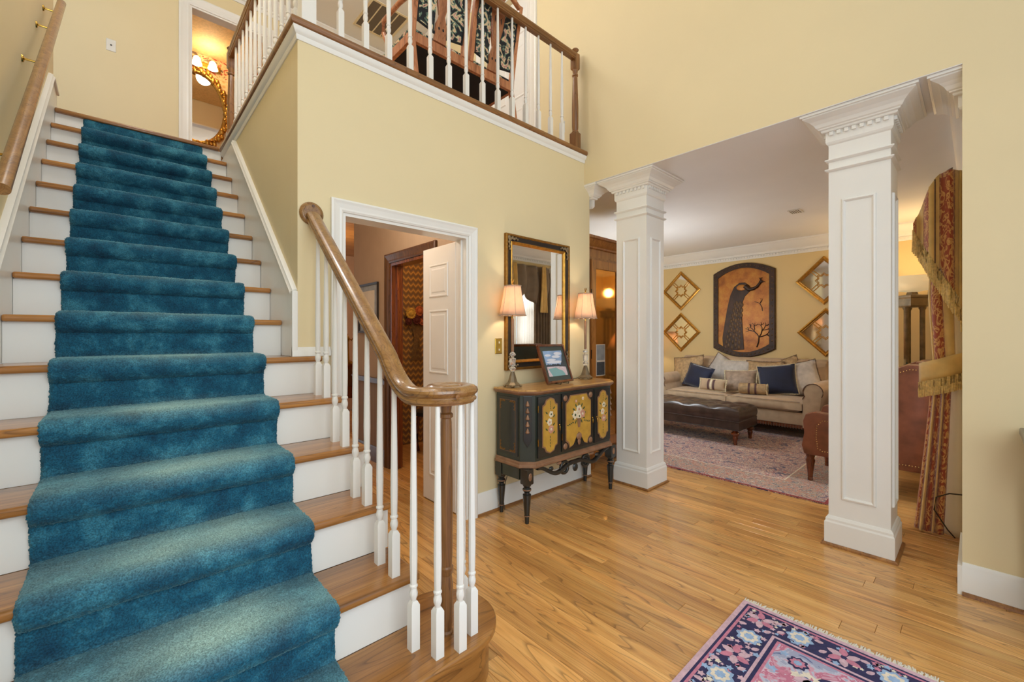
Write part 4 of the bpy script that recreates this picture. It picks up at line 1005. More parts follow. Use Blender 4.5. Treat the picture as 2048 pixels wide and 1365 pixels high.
for (x, z, rx, rz) in ((-.04, .190, .06, .010), (.03, .215, .055, .012), (.06, .240, .05, .014), (-.07, .228, .04, .010), (.0, .170, .11, .012)):
    pr_('print_cloud', 'print_cloud', [(max(px0, min(px1, x+rx*cos(a*pi/6))), min(pz1, z+rz*sin(a*pi/6))) for a in range(12)], .0010)
pr_('print_trees', 'print_trees', [(px0, .125)] + [(px0+.0125*i, .148+.008*((i*7) % 5)/4) for i in range(14)] + [(px1-.055, .145), (px1-.03, .18), (px1-.012, .225), (px1, .235), (px1, .12)], .0014)
pr_('print_terrace', 'print_pave', [(px0, pz0), (px1, pz0), (px1, .125), (.02, .133), (px0, .136)], .0018)
pr_('print_pool', 'print_pool', [(px0+.045, pz0), (px0+.012, .118), (-.01, .124), (.025, .108), (.065, .095), (.090, .066), (.085, pz0)], .0022)
es = MB().tube([(-.05, -.040, .003), (-.05, .02, .006), (-.02, .12, .004)], .003, 6).tube([(.05, -.040, .003), (.05, .02, .006), (.02, .12, .004)], .003, 6).tube([(-.05, -.038, .003), (-.05, -.042, .018)], .003, 6).tube([(.05, -.038, .003), (.05, -.042, .018)], .003, 6).tube([(0, .125, .004), (0, .085, .19)], .003, 6)
es.build('easel', 'dark_metal', pf, smooth=50)

# ------------------------------------------------------------------ wall mirror over the console
wm = thing('wall_mirror', 'tall wall mirror in a black and gold frame above the console', 'mirror', (2.584, YW-.001, 1.06))
MW, MH = .76, 1.068
def frame_ring(pf_, w_, h_):
    vs = []; fs = []; k = len(pf_)
    for sx, sz in ((-1, 0), (1, 0), (1, 1), (-1, 1)):
        for a, b_ in pf_: vs.append((sx*(w_/2-a), -b_, (a if sz == 0 else h_-a)))
    for i in range(4):
        for q in range(k-1): fs.append((i*k+q, i*k+q+1, ((i+1) % 4)*k+q+1, ((i+1) % 4)*k+q))
    return MB().add(vs, fs)
frame_ring([(0, 0), (0, .026), (.006, .032), (.016, .030), (.020, .024)], MW, MH).build('outer_rim', 'gold_dark', wm, smooth=40)
frame_ring([(.019, .0), (.020, .024), (.028, .020), (.050, .018), (.056, .020), (.056, 0)], MW, MH).build('frame', 'black_frame', wm, smooth=40)
frame_ring([(.055, 0), (.055, .022), (.062, .026), (.072, .020), (.078, .010), (.080, .004)], MW, MH).build('inner_rim', 'gold_leaf', wm, smooth=40)
bx('glass', 'mirror_glass', wm, -MW/2+.075, -.007, .075, MW/2-.075, -.003, MH-.075)
for sx in (-1, 1):
    for sz in (0, 1):
        mb = MB(); cx = sx*(MW/2-.03); cz = .03 if sz == 0 else MH-.03; dz = 1 if sz == 0 else -1
        for q in range(6): mb.ball((cx-sx*.018*q, -.028, cz+dz*.008*(q % 2)), .016-.0012*q, .008, .016-.0015*q, 8).ball((cx+sx*.0-sx*.008*(q % 2), -.028, cz+dz*.018*q), .016-.0015*q, .008, .016-.0012*q, 8)
        mb.build('corner_ornament', 'stone_bronze', wm, smooth=60)

# ------------------------------------------------------------------ foyer rug
rg = thing('area_rug', 'persian rug with navy flowered border and white fringe in the foyer', 'rug', (1.0, -0.4, 0.0))
RX, RY = 1.305, 1.195          # far corner in local coords
bx('pile', 'foyer_rug_field', rg, -0.9, -2.0, 0.0005, RX, RY, .008)
def strip(name, mat, x0, y0, x1, y1, h): return bx(name, mat, rg, x0, y0, .0075, x1, y1, h)
for (o, w_, mat, h) in ((0.0, .022, 'rug_pink', .0086), (.022, .010, 'rug_navy', .0088), (.032, .012, 'rug_rose', .0086), (.044, .135, 'rug_navy', .0090), (.179, .012, 'rug_pink', .0088), (.191, .014, 'rug_navy', .0086), (.205, .010, 'rug_rose', .0088)):
    strip('border_band', mat, RX-o-w_, -2.0, RX-o, RY-o, h)
    strip('border_band', mat, -0.9, RY-o-w_, RX-o-w_, RY-o, h)
def rosette_r(x, y, r, m1, m2, m3):
    for i, (rr, mm) in enumerate(((r, m1), (r*.72, m2), (r*.40, m3))):
        pts = [(x+rr*(1+.14*cos(8*a))*cos(a), y+rr*(1+.14*cos(8*a))*sin(a)) for a in [2*pi*q/32 for q in range(32)]]
        MB().prism(pts, .0085, .0094+.0004*i).build('rug_motif', mm, rg)
def petal_r(x, y, a, l, mat):
    pts = [(x+cos(a)*u*l-sin(a)*v*l, y+sin(a)*u*l+cos(a)*v*l) for u, v in ((0, -.12), (.35, -.3), (.75, -.22), (1, 0), (.75, .22), (.35, .3), (0, .12))]
    MB().prism(pts, .0085, .0096).build('rug_motif', mat, rg)
bc = RX-.1115; q = 0
for i in range(9):
    yy = RY-.11-.155*i
    if i % 2 == 1: rosette_r(bc, yy, .047, 'rug_skyblue', 'rug_cream', 'rug_skyblue')
    else:
        for a in range(6): petal_r(bc+.012*cos(a), yy+.012*sin(a), a*pi/3+.3, .052, 'rug_pink' if a % 2 else 'rug_rose')
    for s in (-1, 1): petal_r(bc+s*.036, yy-.078, s*1.2+.5, .034, 'rug_pink')
for i in range(1, 9):
    xx = RX-.11-.155*i
    if i % 2 == 1: rosette_r(xx, RY-.1115, .047, 'rug_skyblue', 'rug_cream', 'rug_skyblue')
    else:
        for a in range(6): petal_r(xx+.012*cos(a), RY-.1115+.012*sin(a), a*pi/3+.3, .052, 'rug_pink' if a % 2 else 'rug_rose')
    for s in (-1, 1): petal_r(xx+.078, RY-.1115+s*.036, s*1.2+.5, .034, 'rug_pink')
random.seed(5)
cols_ = ['rug_rose', 'rug_navy', 'rug_skyblue', 'rug_cream', 'rug_pink']
for i in range(30):
    x = random.uniform(-.2, RX-.27); y = random.uniform(-.6, RY-.27)
    if i % 3 == 0: rosette_r(x, y, random.uniform(.03, .06), random.choice(cols_), random.choice(cols_), random.choice(cols_))
    else:
        a = random.uniform(0, 6.28)
        for s in range(3): petal_r(x, y, a+s*.8, random.uniform(.04, .09), random.choice(cols_))
# dense small blossoms and vines of the weave
sm = {c: MB() for c in cols_}
def small_blossom(x, y, r, c, h):
    n = 10; pts = [(x+r*(1+.28*cos(5*t))*cos(t), y+r*(1+.28*cos(5*t))*sin(t)) for t in [2*pi*q/n for q in range(n)]]
    sm[c].prism(pts, .0085, h)
for i in range(420):
    if random.random() < .5: x, y = RX-.048-random.uniform(0, .127), random.uniform(-.9, RY-.05)
    else: x, y = random.uniform(-.3, RX-.05), RY-.048-random.uniform(0, .127)
    c = random.choice(['rug_pink', 'rug_pink', 'rug_rose', 'rug_skyblue', 'rug_cream'])
    small_blossom(x, y, random.uniform(.006, .013), c, .00925)
for i in range(700):
    x, y = random.uniform(-.3, RX-.235), random.uniform(-.8, RY-.235)
    c = random.choice(['rug_cream', 'rug_skyblue', 'rug_pink', 'rug_cream', 'rug_rose', 'rug_navy'])
    small_blossom(x, y, random.uniform(.008, .022), c, .0088+.0001*random.random())
for i in range(60):
    x, y, a = random.uniform(-.3, RX-.3), random.uniform(-.8, RY-.3), random.uniform(0, 6.28); pts = []
    for q in range(9): pts.append((x, y, .0088)); a += random.uniform(-.6, .6); x += .018*cos(a); y += .018*sin(a)
    if max(p[0] for p in pts) > RX-.23 or max(p[1] for p in pts) > RY-.23: continue
    sm[random.choice(['rug_cream', 'rug_navy', 'rug_rose'])].sweep([(-.003, -.0003), (.003, -.0003), (.003, .0004), (-.003, .0004)], pts)
for c in cols_: o_ = sm[c].build('small_motifs', c, rg); o_['kind'] = 'stuff'
random.seed(6)
fm = MB()
yy = RY
while yy > -2.0:
    l = random.uniform(.026, .044); s = random.uniform(-.008, .008)
    fm.add([(RX-.002, yy-.006, .006), (RX-.002, yy+.0005, .006), (RX+l, yy+s, .0015), (RX+l, yy-.004+s, .0015), (RX-.002, yy-.003, .0085), (RX+l*.6, yy-.002+s*.6, .006)], [(0,1,5,4),(0,4,5,3),(1,2,5),(2,3,5),(0,3,2,1)])
    yy -= .0034
fg = fm.build('fringe', 'fringe_white', rg); fg['kind'] = 'stuff'

# ------------------------------------------------------------------ dark hall table at the right edge
ht = thing('hall_table', 'black hall table at the right edge of the picture', 'table', (XC-.36, -1.12, 0))
MB().rect_lathe([(0, .855), (.004, .862), (.004, .885), (0, .890)], 0, .335, 0, .985).build('top', 'table_black', ht)
bx('apron', 'table_black', ht, .02, .03, .72, .32, .955, .855, bevel=.003)
for y in (.06, .50): d = bx('drawer', 'table_black', ht, .008, y, .745, .022, y+.40, .835, bevel=.003); MB().ball((0, y+.2, .79), .012, .012, .012, 8).build('knob', 'brass', d, smooth=60)
bx('shelf', 'table_black', ht, .02, .03, .20, .32, .955, .225, bevel=.003)
for x in (.02, .28):
    for y in (.02, .925): MB().rect_lathe([(-.008, 0), (0, .5), (0, .72)], x, x+.04, y, y+.04).build('leg', 'table_black', ht)

# ------------------------------------------------------------------ armoire behind the opening
ar = thing('armoire', 'tall wooden armoire with glazed doors behind the column', 'cabinet', (3.40, 2.60, 0))
AW, AD = 1.12, .50
bx('carcass', 'armoire_wood', ar, .02, .02, .16, AW-.02, AD, 2.12)
MB().rect_lathe([(0, 2.12), (.0, 2.20), (.012, 2.21), (.012, 2.225), (.03, 2.25), (.045, 2.29), (.06, 2.30), (.06, 2.325)], .02, AW-.02, .03, AD-.06).build('cornice', 'armoire_wood', ar, smooth=30)
MB().rect_lathe([(.0, .13), (.015, .14), (.015, .17), (0, .18)], .01, AW-.01, .015, AD-.02).build('base_moulding', 'armoire_wood', ar)
ft = [(0, 0), (.10, 0), (.11, .05), (.16, .09), (.30, .10), (.42, .075), (AW/2, .06), (AW-.42, .075), (AW-.30, .10), (AW-.16, .09), (AW-.11, .05), (AW-.10, 0), (AW, 0), (AW, .14), (0, .14)]
MB().prism(ft, -.005, .02, 'y').build('bracket_base', 'armoire_wood', ar, smooth=40)
for x in (0, AW-.10): bx('foot', 'armoire_wood', ar, x, AD-.06, 0, x+.10, AD, .14)
for i, (x0, x1) in enumerate(((.05, AW/2-.003), (AW/2+.003, AW-.05))):
    d = MB().box(x0, -.005, .20, x0+.075, .018, 2.09).box(x1-.075, -.005, .20, x1, .018, 2.09).box(x0+.075, -.005, .20, x1-.075, .018, .29).box(x0+.075, -.005, 2.0, x1-.075, .018, 2.09).build('door', 'armoire_wood', ar, .004)
    bx('pane', 'amber_glass', d, x0+.074, .004, .289, x1-.074, .009, 2.001)
    for z in (.4, 1.1, 1.7): bx('hinge', 'dark_metal', d, (x0-.006) if i == 0 else (x1-.004), -.008, z, (x0+.004) if i == 0 else (x1+.006), -.003, z+.09)
    MB().ball(((x1-.03) if i == 0 else (x0+.03), -.016, 1.15), .012, .012, .020, 8).build('knob', 'brass', d, smooth=60)
for (x0, z0, x1, z1, mt, lb) in ((.135, 1.07, .285, 1.24, 'print_grey', 'upper blue-grey photo tucked in the armoire door'), (.135, .92, .285, 1.068, 'print_trees', 'lower dark photo tucked in the armoire door')):
    o = MB().box(x0+3.40, 2.6012, z0, x1+3.40, 2.6036, z1).build('tucked_photo', 'plate_white'); tag(o, lb, 'photo')
    bx('print', mt, o, x0+3.408, 2.6004, z0+.008, x1+3.392, 2.6013, z1-.008)

# ------------------------------------------------------------------ living room rug
lr = thing('living_rug', 'large faded red and blue persian rug under the tufted bench', 'rug', (4.08, .80, 0))
LX, LY = 3.05, 3.1
bx('pile', 'living_rug_field', lr, 0, 0, .0005, LX, LY, .009)
for (o, w_, mat, h) in ((0, .026, 'living_rug_red', .0100), (.026, .05, 'living_rug_field', .0097), (.076, .32, 'living_rug_border', .0096), (.396, .012, 'mat_cream', .0100)):
    for a in ((o, o, LX-o, o+w_), (o, LY-o-w_, LX-o, LY-o), (o, o+w_, o+w_, LY-o-w_), (LX-o-w_, o+w_, LX-o, LY-o-w_)): bx('border_band', mat, lr, a[0], a[1], .0088, a[2], a[3], h)

# ------------------------------------------------------------------ tufted bench
be = thing('tufted_bench', 'long dark leather bench with button tufted top on turned legs', 'bench', (5.42, 1.93, .009))
BXw, BYl = .60, 1.62
top = .455
def cush(u, v):
    x, y = u*BXw, v*BYl
    e = min(1, min(u, 1-u)*BXw/.05); e2 = min(1, min(v, 1-v)*BYl/.05)
    ed = (1-(1-e)**2)**.5*(1-(1-e2)**2)**.5
    px, py = x/.15-.0, y/.162
    q = abs(sin(pi*(px+py)/2))*abs(sin(pi*(px-py)/2))
    return (x, y, top-.045+.045*ed-.030*(1-q**.45)*ed)
MB().grid(cush, 41, 97).build('tufted_top', 'black_leather', be, smooth=60)
def sidewall(u, v):
    # rounded-corner skirt of the cushion
    pts = [(0, 0), (BXw, 0), (BXw, BYl), (0, BYl)]
    t = (u % 1)*4; i = int(t) % 4; f = t-int(t); a, b_ = pts[i], pts[(i+1) % 4]
    x, y = a[0]+(b_[0]-a[0])*f, a[1]+(b_[1]-a[1])*f
    bul = .012*sin(pi*v)
    nx = (-1 if x < .001 else (1 if x > BXw-.001 else 0)); nyy = (-1 if y < .001 else (1 if y > BYl-.001 else 0))
    return (x+nx*bul, y+nyy*bul, .285+v*(top-.045-.285))
MB().grid(sidewall, 160, 7, closeu=True).build('cushion_side', 'black_leather', be, smooth=50)
MB().rect_lathe([(-.004, .180), (.006, .184), (.006, .278), (-.004, .285)], 0, BXw, 0, BYl).build('frame_band', 'black_leather', be, smooth=30)
MB().rect_lathe([(.007, .180), (.011, .184), (.007, .190)], 0, BXw, 0, BYl).build('welt', 'dark_metal', be)
MB().rect_lathe([(.007, .280), (.010, .285), (.007, .290)], 0, BXw, 0, BYl).build('welt', 'black_leather', be)
lp = [(.018, 0), (.020, .010), (.022, .020), (.020, .028), (.024, .060), (.032, .085), (.026, .100), (.040, .118), (.048, .135), (.040, .152), (.024, .160), (.034, .168), (.034, .182)]
for x in (.055, BXw-.055):
    for y in (.055, BYl-.055): MB().lathe(lp, 18, (x, y, 0)).build('leg', 'mahogany', be, smooth=45)
bb = MB()
for i in range(1, 4):
    for j in range(1, 10):
        if (i+j) % 2 == 0: bb.ball((.15*i, .162*j, top-.028), .009, .009, .005, 8)
bb.build('buttons', 'black_leather', be, smooth=60)

# ------------------------------------------------------------------ sofa
so = thing('sofa', 'beige roll-arm sofa against the gold wall', 'sofa', (6.32, 1.30, .009))
SY = 2.22; SD = .92
bx('base', 'sofa_fabric', so, .03, .16, .18, SD-.02, SY-.16, .34, bevel=.012, smooth=40)
bx('plinth_rail', 'mahogany', so, .04, .14, .135, SD-.06, SY-.14, .18, bevel=.006)
def slab(x0, y0, z0, x1, y1, z1, puff, par, name, mat, n=14):
    mb = MB()
    def s(u, v, sgn):
        x = x0+(x1-x0)*u; y = y0+(y1-y0)*v
        e = (1-(2*u-1)**8)*(1-(2*v-1)**8)
        zm = (z0+z1)/2
        return (x, y, zm+sgn*((z1-z0)/2*(.55+.45*e**.35)+puff*(1-(2*u-1)**2)*(1-(2*v-1)**2)*(1 if sgn > 0 else 0)))
    mb.grid(lambda u, v: s(u, v, 1), n, n).grid(lambda u, v: s(u, v, -1), n, n)
    for (a, b_) in (((0, None), 0), ((1, None), 0)):
        mb.grid(lambda u, v, a=a: (s(a[0], u, 1) if v > .5 else s(a[0], u, -1)), n, 2)
        mb.grid(lambda u, v, a=a: (s(u, a[0], 1) if v > .5 else s(u, a[0], -1)), n, 2)
    o = mb.build(name, mat, par, bevel=0, smooth=60)
    MB().tube([(x0-.004, y0+.02, z1-.012+.0), (x0-.004, y1-.02, z1-.012)], .005, 6).build('piping', 'taupe_fabric', o)
    return o
slab(-.02, .20, .34, .66, SY/2-.004, .490, .02, so, 'seat_cushion', 'sofa_fabric')
slab(-.02, SY/2+.004, .34, .66, SY-.20, .490, .02, so, 'seat_cushion', 'sofa_fabric')
MB().prism([(.60, .30), (.92, .18), (.95, .90), (.93, .965), (.86, .985), (.80, .95), (.72, .60)], .10, SY-.10, 'y').build('back', 'sofa_fabric', so, .02, smooth=50)
for sgn, yc in ((-1, .10), (1, SY-.10)):
    pts = [(-.07, .16), (.095, .16), (.095, .56)]
    sec = [(yc-sgn*.095, .16), (yc-sgn*.095, .52)]
    cxr = yc+sgn*.015; 
    roll = [(cxr-sgn*.105*cos(a), .615+.105*sin(a)) for a in [pi*i/12*1.35-.55 for i in range(13)]]
    sec = sec+roll+[(yc+sgn*.055, .16)]
    a_ = MB().prism(sec, -.012, SD-.06, 'y').build('arm', 'sofa_fabric', so, .008, smooth=50)
    a_.data.transform(Matrix(((0, 1, 0, 0), (1, 0, 0, 0), (0, 0, 1, 0), (0, 0, 0, 1))))
    bm = bmesh.new(); bm.from_mesh(a_.data); bmesh.ops.recalc_face_normals(bm, faces=bm.faces); bm.to_mesh(a_.data); bm.free()
    MB().tube([(-.014, yy_, zz_) for yy_, zz_ in sec[1:-1]], .006, 6).build('piping', 'fringe_brown', a_)
for x in (.08, SD-.10):
    for y in (.12, SY-.12): MB().lathe([(.022, 0), (.030, .03), (.026, .06), (.034, .10), (.034, .137)], 12, (x, y, 0)).build('leg', 'mahogany', so, smooth=45)
# fringe hanging below the front rail
fb = MB()
for i in range(60): y = .18+i*(SY-.36)/59; fb.lathe([(.004, -.05), (.009, -.04), (.007, -.01), (.003, 0)], 6, (.045, y, .175))
f_ = fb.build('bullion_fringe', 'fringe_brown', so, smooth=50); f_['kind'] = 'stuff'

def cushion(name, label, mat, loc, w_, h_, th, rz, tilt, roll=0.0, fringe=None, stripes=False, grp='cushions on the sofa'):
    """pillow facing -X, standing; local: u across (Y), v up (Z)"""
    o = thing(name, label, 'cushion', loc, 0, grp)
    mtx = Matrix.Rotation(rz, 4, 'Z') @ Matrix.Rotation(tilt, 4, 'Y') @ Matrix.Rotation(roll, 4, 'X')
    mb = MB(); mb.m = mtx
    def s(u, v, sg):
        a, b_ = 2*u-1, 2*v-1
        pin = 1-.10*(a*a*(1-b_*b_)*0+b_*b_*(1-a*a)*0)
        yy = a*w_/2*(1-.07*(1-abs(b_))**1*0-.06*(1-b_*b_)*abs(a)); zz = b_*h_/2*(1-.06*(1-a*a)*abs(b_))
        t = ((1-a*a)*(1-b_*b_))**.42
        return (sg*th/2*t, yy, zz+h_/2)
    mb.grid(lambda u, v: s(u, v, -1), 15, 15).grid(lambda u, v: s(u, v, 1), 15, 15)
    mb.build('cover', mat, o, smooth=80)
    per = [s(i/14, 0, 0) for i in range(15)] + [s(1, i/14, 0) for i in range(1, 15)] + [s(1-i/14, 1, 0) for i in range(1, 15)] + [s(0, 1-i/14, 0) for i in range(1, 14)]
    if fringe:
        fr = MB(); fr.m = mtx; rnd = random.Random(hash(label) % 1000 if False else len(label))
        for i, p in enumerate(per):
            q = per[(i+1) % len(per)]
            for f in (0, .33, .66):
                y, z = p[1]+(q[1]-p[1])*f, p[2]+(q[2]-p[2])*f
                dy, dz = y, z-h_/2; l = sqrt(dy*dy+dz*dz); ex = rnd.uniform(.012, .022)
                fr.add([(-.004, y-dz/l*.006, z+dy/l*.006), (-.004, y+dz/l*.006, z-dy/l*.006), (.004, y, z), (rnd.uniform(-.006, .006), y+dy/l*ex, z+dz/l*ex)], [(0, 1, 3), (1, 2, 3), (2, 0, 3), (0, 2, 1)])
        fo = fr.build('fringe', fringe, o); fo['kind'] = 'stuff'
    if stripes:
        for (a, b_, mt) in ((.36, .44, 'stripe_plum'), (.47, .53, 'cream_paint'), (.56, .64, 'stripe_plum')):
            st_ = MB(); st_.m = mtx
            st_.grid(lambda u, v, a=a, b_=b_: tuple(Vector(s(a+(b_-a)*u, .04+.92*v, -1))+Vector((-.002, 0, 0))), 3, 12)
            st_.build('stripe', mt, o, smooth=60)
    return o
SZ = .515
cushion('cushion', 'large beige damask cushion at the left end of the sofa', 'damask_beige', (6.86, 3.22, SZ), .54, .48, .15, radians(-10), radians(14), radians(-8), 'fringe_brown')
cushion('cushion', 'silvery peaked cushion behind the left navy cushion', 'silver_fabric', (7.03, 2.86, SZ+.03), .50, .46, .14, 0, radians(12), radians(30), 'fringe_brown')
cushion('cushion', 'navy velvet cushion on the left side of the sofa', 'navy_velvet', (6.66, 3.03, SZ), .46, .36, .15, radians(-14), radians(20), radians(10), 'navy_velvet')
cushion('cushion', 'pale silvery cushion against the sofa back left of centre', 'silver_fabric', (6.98, 2.55, SZ), .50, .44, .14, 0, radians(12), 0, 'fringe_cream')
cushion('cushion', 'beige damask cushion against the sofa back at the centre', 'damask_beige', (6.97, 2.14, SZ), .50, .44, .15, 0, radians(12), 0, 'fringe_brown')
cushion('cushion', 'small striped lumbar cushion in front of the navy one', 'sofa_fabric', (6.46, 2.67, SZ), .40, .17, .12, radians(-6), radians(14), 0, 'fringe_cream', True)
cushion('cushion', 'crinkled taupe cushion in the middle of the sofa', 'taupe_fabric', (6.62, 2.34, SZ), .44, .32, .15, radians(2), radians(20), radians(-4), 'fringe_cream')
cushion('cushion', 'navy velvet cushion on the right side of the sofa', 'navy_velvet', (6.66, 1.85, SZ), .46, .42, .15, radians(8), radians(16), radians(-8), 'fringe_cream')
cushion('cushion', 'silvery cushion at the right end of the sofa', 'silver_fabric', (6.80, 1.60, SZ), .50, .46, .15, radians(14), radians(14), radians(-14), 'fringe_brown')
cushion('cushion', 'beige peaked cushion behind the right navy cushion', 'damask_beige', (7.05, 1.82, SZ+.05), .46, .44, .13, 0, radians(12), radians(-22), 'fringe_brown')
bo = thing('bolster', 'beige striped bolster lying on the sofa before the right navy cushion', 'cushion', (6.47, 2.12, SZ+.075), 0, 'cushions on the sofa')
mt = Matrix.Rotation(pi/2, 4, 'X') @ Matrix.Rotation(.2, 4, 'Y')
MB().lathe([(0, -.17), (.06, -.168), (.072, -.16), (.075, 0), (.072, .16), (.06, .168), (0, .17)], 20, (0, 0, 0), mt).build('cover', 'damask_beige', bo, smooth=50)
for z in (-.04, .04): MB().lathe([(.0755, z-.012), (.0765, z-.012), (.0765, z+.012), (.0755, z+.012)], 20, (0, 0, 0), mt, cap=False).build('stripe', 'stripe_plum', bo)
fr = MB()
for q in range(26):
    a = q*2*pi/26; fr.tube([mt @ Vector((.066*cos(a), .066*sin(a), .166)), mt @ Vector((.078*cos(a), .078*sin(a), .182))], .005, 5)
f_ = fr.build('fringe', 'fringe_cream', bo); f_['kind'] = 'stuff'

# ------------------------------------------------------------------ peacock plaque
pk = thing('peacock_plaque', 'large arched copper wall plaque of a peacock above the sofa', 'wall art', (XF-.001, 2.525, .985))
PW_, PH_ = .91, 1.49
def archpoly(w_, h_, rise, o=0.0):
    n = 14; b = []
    for i in range(n+1): u = -1+2*i/n; b.append((u*(w_/2-o), rise*(u*u)+o))
    t_ = [(-p[0], h_-p[1]) for p in b]
    return b+t_
# local plane: x = across (world -Y to the right), z up
PM = Matrix(((0, 0, -1, 0), (-1, 0, 0, 0), (0, 1, 0, 0), (0, 0, 0, 1)))
MB().prism(archpoly(PW_, PH_, .135), 0, .022, 'z', PM).build('back_board', 'plaque_dark', pk)
MB().prism(archpoly(PW_, PH_, .135, .075), .015, .024, 'z', PM).build('ground', 'plaque_ground', pk)
ou, inn = archpoly(PW_, PH_, .135), archpoly(PW_, PH_, .135, .078); n = len(ou)
vs = [PM @ Vector((p[0], p[1], .022)) for p in ou]+[PM @ Vector((p[0]*.985, (p[1]-PH_/2)*.985+PH_/2, .045)) for p in ou]+[PM @ Vector((p[0], p[1], .045)) for p in inn]+[PM @ Vector((p[0], p[1], .022)) for p in inn]
fs = []
for r in range(3):
    for i in range(n): fs.append((r*n+i, r*n+(i+1) % n, (r+1)*n+(i+1) % n, (r+1)*n+i))
MB().add(vs, fs).build('border', 'plaque_dark', pk)
studs = MB()
for i in range(0, n):
    a, b_ = ou[i], ou[(i+1) % n]; c_, d_ = inn[i], inn[(i+1) % n]
    ln = sqrt((a[0]-b_[0])**2+(a[1]-b_[1])**2); m_ = max(1, int(ln/.09))
    for q in range(m_):
        f = q/m_; x = (a[0]+(b_[0]-a[0])*f+c_[0]+(d_[0]-c_[0])*f)/2; z = (a[1]+(b_[1]-a[1])*f+c_[1]+(d_[1]-c_[1])*f)/2
        me_ = MB().lathe([(.012, 0), (.010, .006), (0, .010)], 8, (x, z, .045), PM).build('stud', 'plaque_mid', pk, smooth=50)
# peacock relief
def relief(name, mat, poly, h): return MB().prism(poly, .022, .024+h, 'z', PM).build(name, mat, pk, .003)
body = [(-.30, .16), (-.20, .10), (.02, .12), (.00, .40), (-.02, .75), (.0, .88), (.03, .96), (.10, 1.03), (.10, 1.12), (.03, 1.18), (-.05, 1.18), (-.13, 1.12), (-.19, .98), (-.24, .75), (-.28, .50), (-.31, .30)]
relief('peacock_body', 'plaque_dark', body, .010)
nk = [(.04, 1.12), (.10, 1.06), (.16, 1.07), (.21, 1.10), (.25, 1.155)]
MB().tube([PM @ Vector((x, z, .044)) for x, z in nk], .022, 8, scale=[1.7, 1.5, 1.1, .9, .8]).ball(PM @ Vector((.262, 1.172, .034)), .016, .030, .024, 8).tube([PM @ Vector((.28, 1.172, .034)), PM @ Vector((.325, 1.160, .032))], .009, 6, scale=[1, .2]).build('peacock_neck', 'plaque_dark', pk, smooth=60)
cr = MB()
for q in range(4): cr.tube([PM @ Vector((.255, 1.19, .034)), PM @ Vector((.235+.016*q, 1.235, .034))], .003, 5)
cr.build('peacock_crest', 'plaque_dark', pk)
MB().ball(PM @ Vector((-.02, 1.10, .034)), .010, .075, .05, 10).build('peacock_wing', 'plaque_ground', pk, smooth=60)
random.seed(3)
for r in range(9):
    for q in range(5):
        z = .15+r*.085+(q % 2)*.03; wd = .13+.0*r-.008*r
        x = -.16+.012*r+(q-2)*(wd*2/5)
        MB().ball(PM @ Vector((x, z, .034)), .005, .019, .036, 8).build('tail_feather', 'plaque_mid', pk, smooth=60)
tr_ = MB()
def branch(x, z, a, l, d):
    x2, z2 = x+l*sin(a), z+l*cos(a)
    tr_.tube([PM @ Vector((x, z, .026)), PM @ Vector(((x+x2)/2+.01, (z+z2)/2, .028)), PM @ Vector((x2, z2, .026))], .004+.002*d, 5)
    if d > 0:
        for s in (-.7, .2, .8): branch(x2, z2, a+s+random.uniform(-.3, .3), l*.7, d-1)
branch(.20, .16, .2, .16, 3); branch(.28, .72, -.3, .12, 1)
tr_.build('tree_relief', 'plaque_dark', pk, smooth=50)

# ------------------------------------------------------------------ diamond mirrors
def diamond(y, z, label):
    t = thing('diamond_mirror', label, 'mirror', (XF-.001, y, z), 0, 'diamond mirrors on the gold wall')
    r45 = PM @ Matrix.Rotation(pi/4, 4, 'Z'); s = .243
    def ring(o0, o1, d0, d1): 
        vs = []; fs = []
        pf_ = [(o0, 0), (o0, d0), ((o0+o1)/2, d1), (o1, d0*.8), (o1, 0)]
        for sx, sy in ((-1, -1), (1, -1), (1, 1), (-1, 1)):
            for a, b_ in pf_: vs.append((sx*(s-a), sy*(s-a), b_))
        for i in range(4):
            for q in range(4): fs.append((i*5+q, i*5+q+1, ((i+1) % 4)*5+q+1, ((i+1) % 4)*5+q))
        return MB().add(vs, fs, r45)
    ring(0, .032, .022, .028).build('frame', 'gold_leaf', t); ring(.032, .050, .016, .018).build('inner_frame', 'gold_dark', t)
    MB().box(-s+.03, -s+.03, .002, s-.03, s-.03, .006, r45).build('glass', 'antique_mirror', t)
    # interlaced star and square grille
    g = MB()
    def bar(pts, closed=True): g.sweep([(-.005, -.004), (.005, -.004), (.005, .004), (-.005, .004)], [r45 @ Vector((x, y_, .012)) for x, y_ in pts], closed, up=(-1, 0, 0))
    for rr in (.105, .085):
        st_ = []
        for i in range(16):
            a = i*pi/8+pi/8*0; q = rr*(1.0 if i % 2 == 0 else .76); st_.append((q*cos(a), q*sin(a)))
        bar(st_)
    for i in range(4):
        a = i*pi/2; c_, s_ = cos(a), sin(a)
        for off in (.018, -.018): bar([(.09*c_-off*s_, .09*s_+off*c_), (.195*c_-off*s_, .195*s_+off*c_)], False)
    g.build('grille', 'gold_leaf', t)
    return t
diamond(3.545, 2.112, 'upper diamond mirror left of the peacock plaque')
diamond(3.545, 1.384, 'lower diamond mirror left of the peacock plaque')
diamond(1.470, 2.105, 'upper diamond mirror right of the peacock plaque')
diamond(1.450, 1.372, 'lower diamond mirror right of the peacock plaque')

